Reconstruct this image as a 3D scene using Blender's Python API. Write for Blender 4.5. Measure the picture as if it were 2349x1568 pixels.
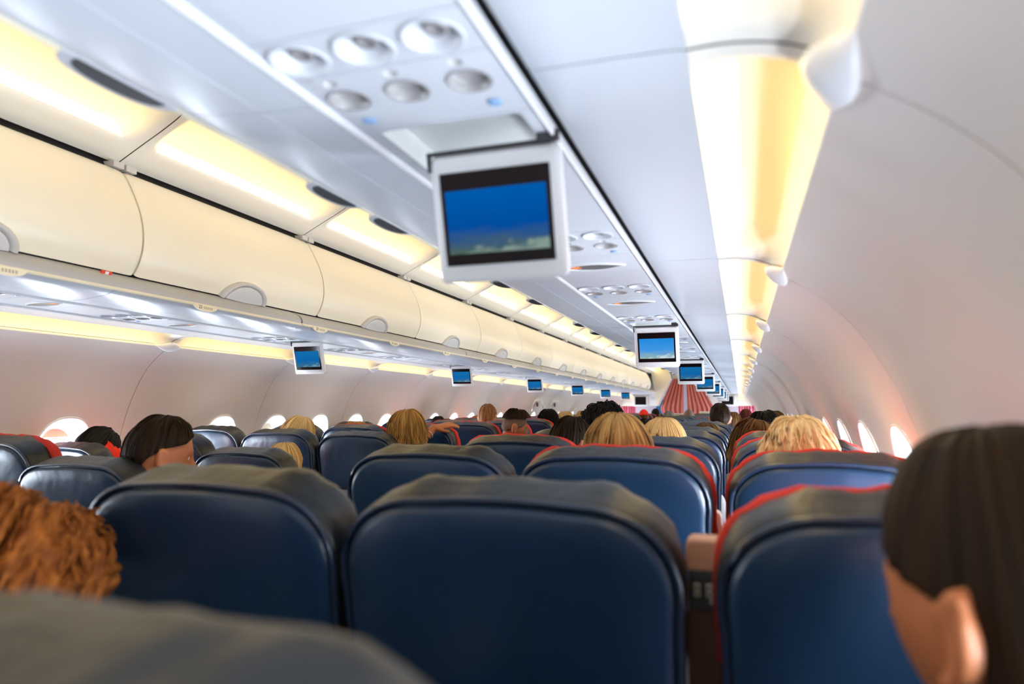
import bpy, bmesh, math, random
import numpy as np
from mathutils import Vector, Matrix
for o in list(bpy.data.objects): bpy.data.objects.remove(o)
S = bpy.context.scene
COL = S.collection
PI = math.pi

# ------------------------------------------------------------------ camera
cam_d = bpy.data.cameras.new('camera'); cam = bpy.data.objects.new('camera', cam_d); COL.objects.link(cam)
cam.location = (1.36, 0.0, 1.25)
cam.rotation_euler = (PI/2 + math.radians(5.6164), 0, math.radians(18.4507))
cam_d.sensor_width = 36.0; cam_d.lens = 24.0
cam_d.clip_start = 0.02; cam_d.clip_end = 200
cam_d.dof.use_dof = True; cam_d.dof.focus_distance = 3.6; cam_d.dof.aperture_fstop = 2.6
S.camera = cam

# ------------------------------------------------------------------ light levels and exposure
SKY = 3.0
WINDOW_W = 16.5          # daylight through each cabin window
COVE_E = 7.0           # fluorescent lens radiance
READ_E = 4.0
WARM = (1.0, 0.70, 0.24)
S.view_settings.view_transform = 'Standard'
S.view_settings.look = 'None'
S.view_settings.gamma = 1.0
S.view_settings.use_curve_mapping = False
S.view_settings.exposure = 0.1
S.cycles.use_denoising = True
S.cycles.max_bounces = 10
S.cycles.diffuse_bounces = 7
S.cycles.glossy_bounces = 4
S.cycles.transparent_max_bounces = 12
S.cycles.caustics_reflective = False
S.cycles.caustics_refractive = False
S.cycles.sample_clamp_indirect = 6.0
W = bpy.data.worlds.new('sky'); S.world = W; W.use_nodes = True
bg = W.node_tree.nodes['Background']; bg.inputs[0].default_value = (0.82, 0.91, 1.0, 1); bg.inputs[1].default_value = SKY

# ------------------------------------------------------------------ materials
def srgb(h):
    c = [int(h[i:i+2], 16)/255 for i in (0, 2, 4)]
    return tuple(x/12.92 if x <= 0.04045 else ((x+0.055)/1.055)**2.4 for x in c)
MATS = {}
def mat(name, col, rough=0.5, spec=0.5, metal=0.0, emit=None, estr=0.0, coat=0.0, noise=None, bump=None, sheen=0.0, uvstreak=None):
    if name in MATS: return MATS[name]
    if isinstance(col, str): col = srgb(col)
    m = bpy.data.materials.new(name); m.use_nodes = True
    nt = m.node_tree; b = nt.nodes['Principled BSDF']
    b.inputs['Base Color'].default_value = (*col, 1); b.inputs['Roughness'].default_value = rough
    b.inputs['Specular IOR Level'].default_value = spec; b.inputs['Metallic'].default_value = metal
    b.inputs['Coat Weight'].default_value = coat; b.inputs['Coat Roughness'].default_value = 0.2
    b.inputs['Sheen Weight'].default_value = sheen
    if emit: b.inputs['Emission Color'].default_value = (*emit, 1); b.inputs['Emission Strength'].default_value = estr
    tc = nt.nodes.new('ShaderNodeTexCoord')
    if noise:
        sc, amt = noise
        n = nt.nodes.new('ShaderNodeTexNoise'); n.inputs['Scale'].default_value = sc; n.inputs['Detail'].default_value = 5
        nt.links.new(tc.outputs['Object'], n.inputs['Vector'])
        mx = nt.nodes.new('ShaderNodeMix'); mx.data_type = 'RGBA'
        mx.inputs['A'].default_value = (*[c*(1-amt) for c in col], 1); mx.inputs['B'].default_value = (*[min(1, c*(1+amt)) for c in col], 1)
        nt.links.new(n.outputs['Fac'], mx.inputs['Factor']); nt.links.new(mx.outputs['Result'], b.inputs['Base Color'])
    if uvstreak:
        c2, sx, sy = uvstreak
        mp = nt.nodes.new('ShaderNodeMapping'); mp.inputs['Scale'].default_value = (sx, sy, 1)
        nt.links.new(tc.outputs['UV'], mp.inputs['Vector'])
        n = nt.nodes.new('ShaderNodeTexNoise'); n.inputs['Scale'].default_value = 1.0; n.inputs['Detail'].default_value = 6
        nt.links.new(mp.outputs['Vector'], n.inputs['Vector'])
        cr = nt.nodes.new('ShaderNodeValToRGB'); cr.color_ramp.elements[0].position = 0.35; cr.color_ramp.elements[1].position = 0.65
        cr.color_ramp.elements[0].color = (*c2, 1); cr.color_ramp.elements[1].color = (*col, 1)
        nt.links.new(n.outputs['Fac'], cr.inputs['Fac']); nt.links.new(cr.outputs['Color'], b.inputs['Base Color'])
        bp = nt.nodes.new('ShaderNodeBump'); bp.inputs['Strength'].default_value = 0.5; bp.inputs['Distance'].default_value = 0.004
        nt.links.new(n.outputs['Fac'], bp.inputs['Height']); nt.links.new(bp.outputs['Normal'], b.inputs['Normal'])
    if bump:
        sc, st, dist = bump
        n = nt.nodes.new('ShaderNodeTexNoise'); n.inputs['Scale'].default_value = sc; n.inputs['Detail'].default_value = 3
        nt.links.new(tc.outputs['Object'], n.inputs['Vector'])
        bp = nt.nodes.new('ShaderNodeBump'); bp.inputs['Strength'].default_value = st; bp.inputs['Distance'].default_value = dist
        nt.links.new(n.outputs['Fac'], bp.inputs['Height']); nt.links.new(bp.outputs['Normal'], b.inputs['Normal'])
    MATS[name] = m
    return m
def emat(name, col, st):
    if name in MATS: return MATS[name]
    m = bpy.data.materials.new(name); m.use_nodes = True; nt = m.node_tree; nt.nodes.clear()
    e = nt.nodes.new('ShaderNodeEmission'); e.inputs[0].default_value = (*col, 1); e.inputs[1].default_value = st
    o = nt.nodes.new('ShaderNodeOutputMaterial'); nt.links.new(e.outputs[0], o.inputs[0]); MATS[name] = m
    return m
M_WALL = mat('sidewall_laminate', (0.72, 0.65, 0.61), 0.45, 0.4, noise=(1.6, 0.03))
M_CEIL = mat('ceiling_laminate', (0.74, 0.75, 0.78), 0.38, 0.4)
M_UNDER = mat('bin_underside_white', (0.66, 0.69, 0.735), 0.28, 0.5, bump=(3, 0.04, 0.01))
M_PSU = mat('service_panel_white', (0.68, 0.70, 0.74), 0.3, 0.5)
M_DOOR = mat('bin_door_cream', (0.84, 0.785, 0.655), 0.32, 0.5)
M_COVE = mat('cove_reflector_white', (0.88, 0.84, 0.76), 0.4, 0.4)
M_GREY = mat('grey_grip_rail', (0.42, 0.42, 0.44), 0.35, 0.5)
M_GREYL = mat('light_grey_plastic', (0.60, 0.60, 0.62), 0.35, 0.5)
M_LATCH = mat('latch_grey', (0.55, 0.54, 0.54), 0.35, 0.5)
M_CREAM = mat('cream_strip', (0.80, 0.74, 0.58), 0.35, 0.5)
M_BLACK = mat('black_gap', (0.012, 0.012, 0.014), 0.6, 0.3)
M_DARK = mat('dark_plastic', (0.03, 0.03, 0.035), 0.4, 0.4)
M_WHITE = mat('white_plastic', (0.78, 0.78, 0.80), 0.3, 0.5)
M_LEATHER = mat('navy_leather', (0.007, 0.027, 0.064), 0.33, 0.5, coat=0.1, noise=(4, 0.25), bump=(9, 0.22, 0.02))
M_GUSSET = mat('dark_leather_gusset', (0.011, 0.014, 0.017), 0.42, 0.5, bump=(14, 0.35, 0.02))
M_PIPE = mat('navy_piping', (0.008, 0.018, 0.045), 0.3, 0.6, coat=0.3)
M_RED = mat('red_headrest_cloth', (0.62, 0.045, 0.03), 0.8, 0.2, bump=(40, 0.3, 0.01))
M_TRAY = mat('tray_grey', (0.20, 0.21, 0.24), 0.35, 0.5)
M_TAN = mat('tan_armrest_pad', (0.52, 0.27, 0.17), 0.5, 0.4, bump=(60, 0.1, 0.003))
M_FRAME = mat('seat_frame_metal', (0.35, 0.35, 0.37), 0.35, 0.5, metal=0.8)
M_CARPET = mat('blue_carpet', (0.03, 0.04, 0.08), 0.95, 0.1, noise=(60, 0.4))
M_LENS = emat('cove_lamp_lens', WARM, COVE_E)
M_LENS2 = emat('ceiling_lamp_lens', WARM, COVE_E*1.9)
M_CURT = mat('salmon_curtain', (0.60, 0.19, 0.155), 0.85, 0.2, noise=(3, 0.12))
M_PINK = mat('pink_curtain', (0.75, 0.22, 0.32), 0.85, 0.2)
M_SEAM = mat('seam_shadow_gap', (0.10, 0.085, 0.07), 0.8, 0.1)
M_BULK = mat('bulkhead_white', (0.82, 0.81, 0.80), 0.4, 0.4)
M_LILAC = mat('partition_lilac_grey', (0.52, 0.49, 0.56), 0.5, 0.3)
M_BLUE = mat('blue_poster', (0.04, 0.16, 0.32), 0.5, 0.3)
M_SIGN = mat('sign_smoked_plastic', (0.17, 0.17, 0.16), 0.25, 0.5)
M_ORANGE = emat('sign_orange', (1.0, 0.30, 0.08), 1.1)
M_CALL = mat('call_button_blue', (0.30, 0.48, 0.78), 0.3, 0.5)
M_READ = mat('reading_lens_grey', (0.40, 0.38, 0.38), 0.25, 0.5)
M_TXT = mat('dark_print', (0.10, 0.09, 0.07), 0.6, 0.2)
M_TXT2 = mat('faded_print', (0.50, 0.44, 0.34), 0.6, 0.2)
M_REDTAG = mat('red_tag', (0.75, 0.06, 0.03), 0.5, 0.3)
M_CHROME = mat('button_ring', (0.45, 0.43, 0.36), 0.3, 0.5, metal=0.5)
M_NOZ = mat('nozzle_grey', (0.30, 0.28, 0.28), 0.3, 0.5)
M_SHADE = mat('window_shade_cream', (0.85, 0.74, 0.52), 0.5, 0.3)
M_RED_SHIRT = mat('red_cloth', (0.75, 0.035, 0.015), 0.8, 0.2, bump=(20, 0.5, 0.02))

def glass():
    m = bpy.data.materials.new('window_acrylic'); m.use_nodes = True; nt = m.node_tree; nt.nodes.clear()
    t = nt.nodes.new('ShaderNodeBsdfTransparent'); t.inputs[0].default_value = (0.97, 0.98, 1, 1)
    g = nt.nodes.new('ShaderNodeBsdfGlossy'); g.inputs['Roughness'].default_value = 0.05
    x = nt.nodes.new('ShaderNodeMixShader'); x.inputs[0].default_value = 0.06
    o = nt.nodes.new('ShaderNodeOutputMaterial')
    nt.links.new(t.outputs[0], x.inputs[1]); nt.links.new(g.outputs[0], x.inputs[2]); nt.links.new(x.outputs[0], o.inputs[0])
    return m
M_GLASS = glass()
def picture_mat(name, top, mid, haze, cloud, st, seed):
    """film of a blue sky over clouds, shown on the screens (self-lit)"""
    m = bpy.data.materials.new(name); m.use_nodes = True; nt = m.node_tree; nt.nodes.clear()
    N = nt.nodes.new; L = nt.links.new
    tc = N('ShaderNodeTexCoord'); sp = N('ShaderNodeSeparateXYZ'); L(tc.outputs['UV'], sp.inputs[0])
    cr = N('ShaderNodeValToRGB'); e = cr.color_ramp.elements
    e[0].position = 0.0; e[0].color = (*haze, 1); e[1].position = 1.0; e[1].color = (*top, 1)
    k = cr.color_ramp.elements.new(0.42); k.color = (*mid, 1)
    n0 = N('ShaderNodeTexNoise'); n0.inputs['Scale'].default_value = 2.2; mp0 = N('ShaderNodeMapping'); mp0.inputs['Location'].default_value = (seed, 0, 0); mp0.inputs['Scale'].default_value = (1, 3, 1)
    L(tc.outputs['UV'], mp0.inputs[0]); L(mp0.outputs[0], n0.inputs[0])
    a = N('ShaderNodeMath'); a.operation = 'MULTIPLY_ADD'; L(n0.outputs['Fac'], a.inputs[0]); a.inputs[1].default_value = 0.35; L(sp.outputs['Y'], a.inputs[2])
    s = N('ShaderNodeMath'); s.operation = 'SUBTRACT'; L(a.outputs[0], s.inputs[0]); s.inputs[1].default_value = 0.17
    L(s.outputs[0], cr.inputs[0])
    n = N('ShaderNodeTexNoise'); n.inputs['Scale'].default_value = 6; n.inputs['Detail'].default_value = 8; mp = N('ShaderNodeMapping'); mp.inputs['Location'].default_value = (seed+3, 1, 0)
    L(tc.outputs['UV'], mp.inputs[0]); L(mp.outputs[0], n.inputs[0])
    # cloud height rises to the right
    h = N('ShaderNodeMath'); h.operation = 'MULTIPLY_ADD'; L(sp.outputs['X'], h.inputs[0]); h.inputs[1].default_value = 0.20; h.inputs[2].default_value = 0.02
    d = N('ShaderNodeMath'); d.operation = 'SUBTRACT'; L(h.outputs[0], d.inputs[0]); L(sp.outputs['Y'], d.inputs[1])
    c = N('ShaderNodeMath'); c.operation = 'MULTIPLY_ADD'; L(n.outputs['Fac'], c.inputs[0]); c.inputs[1].default_value = 0.7; c.inputs[2].default_value = -0.32
    f = N('ShaderNodeMath'); f.operation = 'ADD'; L(d.outputs[0], f.inputs[0]); L(c.outputs[0], f.inputs[1])
    r2 = N('ShaderNodeValToRGB'); r2.color_ramp.elements[0].position = 0.02; r2.color_ramp.elements[1].position = 0.16
    L(f.outputs[0], r2.inputs[0])
    mx = N('ShaderNodeMix'); mx.data_type = 'RGBA'; L(r2.outputs['Color'], mx.inputs['Factor']); L(cr.outputs['Color'], mx.inputs['A']); mx.inputs['B'].default_value = (*cloud, 1)
    em = N('ShaderNodeEmission'); em.inputs[1].default_value = st; L(mx.outputs['Result'], em.inputs[0])
    o = N('ShaderNodeOutputMaterial'); L(em.outputs[0], o.inputs[0])
    return m
M_PIC1 = picture_mat('film_picture_deep', srgb('0058a8'), srgb('024a98'), srgb('4a6058'), srgb('7f948c'), 1.0, 0.0)
M_PIC2 = picture_mat('film_picture_bright', srgb('1f86d6'), srgb('3f92dc'), srgb('8fb0a8'), srgb('c3d6de'), 1.0, 0.3)
M_PIC3 = picture_mat('film_picture_mid', srgb('1670ad'), srgb('0f66ac'), srgb('37708f'), srgb('6f94ac'), 0.9, 0.6)

# ------------------------------------------------------------------ mesh helpers
class MB:
    def __init__(s): s.v = []; s.f = []; s.uv = None
    def add(s, v, f):
        n = len(s.v); s.v += [tuple(p) for p in v]; s.f += [tuple(i+n for i in q) for q in f]; return s
    def box(s, x0, x1, y0, y1, z0, z1):
        return s.add([(x, y, z) for x in (x0, x1) for y in (y0, y1) for z in (z0, z1)],
                     [(0, 1, 3, 2), (4, 6, 7, 5), (0, 4, 5, 1), (2, 3, 7, 6), (0, 2, 6, 4), (1, 5, 7, 3)])
    def loft(s, rings, closed=True, cap0=True, cap1=True):
        n = len(rings[0]); v = [p for r in rings for p in r]; f = []
        m = n if closed else n-1
        for i in range(len(rings)-1):
            for j in range(m):
                k = (j+1) % n
                f.append((i*n+j, i*n+k, (i+1)*n+k, (i+1)*n+j))
        if cap0: f.append(tuple(range(n-1, -1, -1)))
        if cap1: f.append(tuple(range((len(rings)-1)*n, len(rings)*n)))
        return s.add(v, f)
    def tube(s, path, r, seg=8, closed=False):
        P = [Vector(p) for p in path]; n = len(P); rings = []
        rr = r if hasattr(r, '__len__') else [r]*n
        up = Vector((0, 0, 1))
        for i, p in enumerate(P):
            a = P[(i-1) % n] if (closed or i > 0) else p; b = P[(i+1) % n] if (closed or i < n-1) else p
            t = (b-a).normalized(); u = up if abs(t.z) < 0.9 else Vector((1, 0, 0))
            e1 = t.cross(u).normalized(); e2 = t.cross(e1).normalized()
            rings.append([p+(e1*math.cos(2*PI*j/seg)+e2*math.sin(2*PI*j/seg))*rr[i] for j in range(seg)])
        if closed: rings.append(rings[0])
        return s.loft(rings, True, not closed, not closed)
def mesh(name, mb, smooth=False, weld=False, uv=None):
    me = bpy.data.meshes.new(name); me.from_pydata(mb.v, [], mb.f)
    bm = bmesh.new(); bm.from_mesh(me)
    if weld: bmesh.ops.remove_doubles(bm, verts=bm.verts, dist=1e-5)
    bmesh.ops.recalc_face_normals(bm, faces=bm.faces); bm.to_mesh(me); bm.free()
    if smooth:
        for p in me.polygons: p.use_smooth = True
        if smooth != 'full': me.set_sharp_from_angle(angle=math.radians(40))
    return me
def obj(name, mb, m, parent=None, smooth=False, weld=False):
    me = mb if isinstance(mb, bpy.types.Mesh) else mesh(name, mb, smooth, weld)
    if m is not None and not me.materials: me.materials.append(m)
    o = bpy.data.objects.new(name, me); COL.objects.link(o)
    if parent is not None: o.parent = parent
    return o
def tag(o, label, cat=None, group=None, kind=None):
    o['label'] = label
    if cat: o['category'] = cat
    if group: o['group'] = group
    if kind: o['kind'] = kind
    return o
def thing(name, label, cat, loc=(0, 0, 0), group=None, kind=None, rz=0):
    o = bpy.data.objects.new(name, None); COL.objects.link(o); o.location = loc; o.rotation_euler = (0, 0, rz)
    o.empty_display_size = 0.05
    return tag(o, label, cat, group, kind)
def dup(root, loc=None, label=None, group=None):
    r = root.copy(); COL.objects.link(r)
    if loc is not None: r.location = loc
    if label: r['label'] = label
    if group: r['group'] = group
    for ch in list(root.children):
        c = ch.copy(); COL.objects.link(c); c.parent = r
        for g in list(ch.children):
            d = g.copy(); COL.objects.link(d); d.parent = c
    return r
def evaluated(o):
    dg = bpy.context.evaluated_depsgraph_get(); dg.update()
    return bpy.data.meshes.new_from_object(o.evaluated_get(dg), depsgraph=dg)
def kill(o): bpy.data.objects.remove(o, do_unlink=True)
def sheet(pts, t):
    """closed polygon (x,z) = open profile thickened outward (to the left of travel) by t"""
    P = [Vector((p[0], p[1])) for p in pts]; off = []
    for i, p in enumerate(P):
        a = P[max(i-1, 0)]; b = P[min(i+1, len(P)-1)]; d = (b-a).normalized(); off.append(p+Vector((-d.y, d.x))*t)
    return [tuple(p) for p in P]+[tuple(p) for p in reversed(off)]
def extr(mb, poly, y0, y1, sx=1):
    return mb.loft([[(sx*x, y, z) for x, z in poly] for y in (y0, y1)])
def smooth_profile(pts, n):
    P = np.array(pts, float); d = np.r_[0, np.cumsum(np.hypot(*np.diff(P, axis=0).T))]
    out = []
    for s in np.linspace(0, d[-1], n):
        i = min(max(np.searchsorted(d, s)-1, 0), len(P)-2); t = (s-d[i])/(d[i+1]-d[i])
        p0 = P[max(i-1, 0)]; p1 = P[i]; p2 = P[i+1]; p3 = P[min(i+2, len(P)-1)]
        out.append(tuple(0.5*((2*p1)+(-p0+p2)*t+(2*p0-5*p1+4*p2-p3)*t*t+(-p0+3*p1-3*p2+p3)*t**3)))
    return out
def soft(o, w=0.003, seg=2):
    b = o.modifiers.new('edge', 'BEVEL'); b.width = w; b.segments = seg; b.limit_method = 'ANGLE'; b.angle_limit = math.radians(40)
    return o
ORD = ['nearest', 'second', 'third', 'fourth', 'fifth', 'sixth', 'seventh', 'eighth', 'ninth', 'tenth', 'eleventh', 'twelfth', 'thirteenth', 'fourteenth',
       'fifteenth', 'sixteenth', 'seventeenth', 'eighteenth', 'nineteenth', 'twentieth', 'twenty-first', 'twenty-second', 'twenty-third', 'twenty-fourth']
SIDE = {1: 'right', -1: 'left'}
YB, YE = -1.6, 17.9      # modelled length of the cabin

# ------------------------------------------------------------------ setting: floor, hull, sidewalls with windows
fl = MB(); fl.box(-1.66, 1.66, YB, 20.2, -0.03, 0.0)
tag(obj('floor', fl, M_CARPET), 'dark blue carpeted cabin floor under the seats', 'floor', kind='structure')
WALLP = smooth_profile([(1.62, 0.0), (1.70, 0.3), (1.765, 0.7), (1.785, 0.9), (1.780, 1.0), (1.757, 1.12), (1.718, 1.245), (1.675, 1.344), (1.629, 1.424),
                        (1.58, 1.484), (1.535, 1.524), (1.487, 1.556), (1.462, 1.572)], 34)
def wall_x(z):
    xs = [p[0] for p in WALLP]; zs = [p[1] for p in WALLP]
    return float(np.interp(z, zs, xs))
PITCH = 1.05; SEAM0 = 0.70
WZ, WHW, WHH = 0.985, 0.150, 0.222       # window bezel centre height, half width, half height
def oval(hw, hh, n=40, p=2.5):
    r = []
    for i in range(n):
        a = 2*PI*i/n; c, s = math.cos(a), math.sin(a)
        r.append((hw*math.copysign(abs(c)**(2/p), c), hh*math.copysign(abs(s)**(2/p), s)))
    return r
WOFF = (0.21, 0.735)
# one panel with two window openings (boolean once, then shared)
pm = MB(); g = 0.0022
n_y = 15
ys = np.linspace(g, PITCH-g, n_y)
inner = WALLP; outer = sheet(WALLP, -0.012)[len(WALLP):][::-1]
pm.loft([[(x, y, z) for x, z in inner]+[(x, y, z) for x, z in outer[::-1]] for y in ys])
po = obj('panel_build', pm, M_WALL)
cut = MB()
for wy in WOFF:
    ov = oval(WHW, WHH); cut.loft([[(x, wy+a, WZ+b) for a, b in ov] for x in (1.55, 2.0)])
co = obj('cut_build', cut, M_WALL)
bo = po.modifiers.new('b', 'BOOLEAN'); bo.operation = 'DIFFERENCE'; bo.object = co; bo.solver = 'EXACT'
panel_me = evaluated(po); kill(po); kill(co)
for p in panel_me.polygons: p.use_smooth = True
panel_me.set_sharp_from_angle(angle=math.radians(35))
mir = panel_me.copy(); mir.transform(Matrix.Scale(-1, 4, (1, 0, 0))); mir.flip_normals()
PANEL = {1: panel_me, -1: mir}
# window meshes
def window_meshes(sx):
    ring = MB(); ov = oval(WHW-0.001, WHH-0.001)
    levels = []
    for t, k, dx in ((0, 1.035, -0.003), (0.0, 1.015, -0.008), (0.0, 0.995, -0.003), (0.06, 0.93, 0), (0.16, 0.87, 0), (0.5, 0.80, 0), (0.9, 0.755, 0), (1.0, 0.745, 0), (1.05, 0.735, 0.004)):
        r = []
        for a, b in ov:
            xs_ = wall_x(WZ+b*k)+dx; x = xs_*(1-min(t, 1))+1.850*min(t, 1)+(dx if t > 1 else 0)
            r.append((sx*x, a*k, WZ+b*k))
        levels.append(r)
    ring.loft(levels, True, False, False)
    pane = MB(); ov2 = oval(WHW*0.75, WHH*0.75)
    pane.loft([[(sx*x, a, WZ+b) for a, b in ov2] for x in (1.8535, 1.857)])
    gask = MB(); gask.tube([(sx*1.851, a*0.745*WHW/WHW, WZ+b*0.745) for a, b in oval(WHW, WHH)], 0.004, 6, True)
    sh = MB(); lid = [(a, b) for a, b in oval(WHW*0.76, WHH*0.76) if b > WHH*0.50]
    lid.sort(key=lambda q: q[0])
    sh.loft([[(sx*x, a, WZ+b) for a, b in lid] for x in (1.840, 1.844)])
    hn = MB(); hn.tube([(sx*1.838, -0.045+0.09*i/8, WZ+WHH*0.50+0.004+0.006*math.sin(PI*i/8)) for i in range(9)], 0.004, 6)
    return (mesh('window_frame', ring, 'full'), mesh('pane', pane), mesh('gasket', gask, 'full'), mesh('shade', sh), mesh('shade_handle', hn, True))
WM = {s: window_meshes(s) for s in (1, -1)}
M_RING = mat('window_bezel', (0.86, 0.83, 0.82), 0.35, 0.5)
wn = 0
NP = 20
first = -2
for sx in (1, -1):
    wall = thing('wall_'+SIDE[sx], 'curved cabin sidewall of pale panels on the %s of the cabin' % SIDE[sx], 'wall', (0, 0, 0), kind='structure')
    hull = MB()
    back = [(x+0.10, z) for x, z in WALLP]; back[0] = (1.70, -0.05)
    up = [(x, z) for x, z in back if z > 1.21]; lo = [(x, z) for x, z in back if z < 0.76]
    extr(hull, sheet(up+[(1.52, 1.80), (1.2, 2.35), (0, 2.60)], -0.02), YB, 20.2, sx)
    extr(hull, sheet(lo, -0.02), YB, 20.2, sx)
    ww = sorted(SEAM0+PITCH*i+w for i in range(first, first+NP) for w in WOFF)
    edges = [YB]+[e for w in ww for e in (w-0.13, w+0.13)]+[20.2]
    mid = [(x, z) for x, z in back if 0.70 <= z <= 1.26]
    for a, b in zip(edges[0::2], edges[1::2]):
        if b-a > 0.01: extr(hull, sheet(mid, -0.02), a, b, sx)
    obj('fuselage_light_seal', hull, M_SEAM, wall)  # unseen outer shell, added to keep sky light from leaking through gaps
    for i in range(NP):
        y0 = SEAM0+PITCH*(first+i)
        p = obj('sidewall_panel', PANEL[sx], M_WALL, wall); p.location = (0, y0, 0)
        for wy in WOFF:
            wn += 1
            w = thing('window_%d' % wn, 'oval cabin window in the %s sidewall, %s from the camera end, daylight behind' % (SIDE[sx], ORD[min((wn-1) % (2*NP), 23)] if (wn-1) % (2*NP) < 24 else 'far'), 'window',
                      (0, y0+wy, 0), group='cabin windows on the '+SIDE[sx], kind='structure')
            fr, pa, ga, shd, hd = WM[sx]
            obj('window_frame', fr, M_RING, w); obj('pane', pa, M_GLASS, w); obj('gasket', ga, M_GREYL, w)
            s_ = obj('shade', shd, M_SHADE, w); obj('shade_handle', hd, M_SHADE, s_)
            ld = bpy.data.lights.new('window_daylight', 'AREA'); ld.shape = 'ELLIPSE'; ld.size = 0.25; ld.size_y = 0.36
            ld.energy = WINDOW_W*(1.15 if sx > 0 else 0.85); ld.color = (0.80, 0.90, 1.0); ld.spread = PI
            lo_ = bpy.data.objects.new('window_daylight', ld); COL.objects.link(lo_)
            lo_.location = (sx*1.875, y0+wy, WZ); lo_.rotation_euler = (0, sx*PI/2, PI/2 if False else 0)
            # area light points along -Z: rotate so that it faces the cabin
            lo_.rotation_euler = (0, PI/2 if sx > 0 else -PI/2, 0)
            ld.size, ld.size_y = 0.36, 0.25

# ------------------------------------------------------------------ ceiling of the aisle
ce = MB(); extr(ce, sheet([(-0.46, 2.335), (-0.3, 2.345), (0, 2.35), (0.3, 2.345), (0.46, 2.335)], 0.02), YB, 18.2)
tag(obj('ceiling', ce, M_CEIL, smooth=True), 'white aisle ceiling above the centre walkway', 'ceiling', kind='structure')

# cove lights ----------------------------------------------------------------
def lerp(a, b, t): return tuple(a[i]*(1-t)+b[i]*t for i in range(len(a)))
def resample(p, n): return smooth_profile(p, n)
def cove(trough, bridge, length, lens_i, lens_y, sx, slant=0.04, end=0.12, gap=0.0025):
    """a scooped light housing: full trough in the middle, flush bridge at both ends; returns meshes (housing, lens)"""
    n = 22; T = resample(trough, n); B = resample(bridge, n)
    hs = MB(); rings = []
    for y, k in [(gap, 0), (0.025, 0.0), (0.045, 0.10), (0.07, 0.45), (0.09, 0.8), (end, 1)]+[(length-end, 1), (length-0.09, 0.8), (length-0.07, 0.45), (length-0.045, 0.1), (length-0.025, 0), (length-gap, 0)]:
        P = [lerp(B[i], T[i], k) for i in range(n)]
        rings.append([(sx*x, y, z) for x, z in P])
    hs.loft(rings, False, False, False)
    a, b = lens_i
    ln = MB(); y0, y1 = lens_y
    A, Bq = Vector((a[0], a[1])), Vector((b[0], b[1]))
    pts = []
    for t in np.linspace(0, 1, 5):
        p = A.lerp(Bq, t); pts.append((p.x, p.y, y0+slant*t, y1-slant*t))
    r1 = [(sx*x, ya, z) for x, z, ya, yb in pts]; r2 = [(sx*x, yb, z) for x, z, ya, yb in pts]
    r1b = [(sx*x, ya, z+0.004) for x, z, ya, yb in pts]; r2b = [(sx*x, yb, z+0.004) for x, z, ya, yb in pts]
    ln.loft([r1, r2], False, False, False); ln.loft([r1b, r2b], False, False, False)
    ln.loft([r1, r1b], False, False, False); ln.loft([r2, r2b], False, False, False)
    return mesh('housing', hs, 'full'), mesh('lamp_lens', ln)
# window-side coves
W_T = [(1.318, 1.622), (1.321, 1.634), (1.342, 1.656), (1.366, 1.674), (1.375, 1.677), (1.40, 1.674), (1.43, 1.662), (1.455, 1.640), (1.470, 1.610), (1.474, 1.585)]
W_B = [(1.318, 1.622), (1.345, 1.6225), (1.37, 1.621), (1.40, 1.616), (1.43, 1.606), (1.453, 1.592), (1.468, 1.580)]
NW = 21
for sx in (1, -1):
    h, l = cove(W_T, W_B, PITCH, ((1.3205, 1.626), (1.3655, 1.668)), (0.085, PITCH-0.05), sx, slant=0.045)
    cap = MB(); rr = []
    for u, ww, hh in ((-0.085, 0.002, 0.002), (-0.05, 0.020, 0.012), (-0.02, 0.034, 0.019), (0, 0.037, 0.021), (0.02, 0.034, 0.019), (0.05, 0.020, 0.012), (0.085, 0.002, 0.002)):
        rr.append([(sx*(1.462+ww*0.7*math.cos(a)-ww*0.3), u, 1.572+hh*math.sin(a)*0.9-ww*0.45*math.cos(a)) for a in np.linspace(0, 2*PI, 15)[:-1]])
    cap.loft(rr); capm = mesh('joint_cap', cap, 'full')
    for i in range(NW):
        y0 = SEAM0+PITCH*(i-2)
        if y0 > 19.0: break
        c = thing('cove_light', 'warm cove light above the windows, %s one on the %s' % (ORD[i], SIDE[sx]), 'cove light', (0, y0, 0), 'cove lights above the windows')
        obj('housing', h, M_COVE, c); obj('lamp_lens', l, M_LENS, c)
        lp = MB(); lp.tube([(sx*1.466, y, 1.576) for y in (0.0, PITCH)], 0.006, 8); obj('lip', lp, M_COVE, c, True)
        q = obj('joint_cap', capm, M_WHITE); q.location = (0, y0, 0)
        tag(q, 'white cap over the %s joint of the %s sidewall panels' % (ORD[i], SIDE[sx]), 'cap', 'joint caps along the sidewalls')
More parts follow.
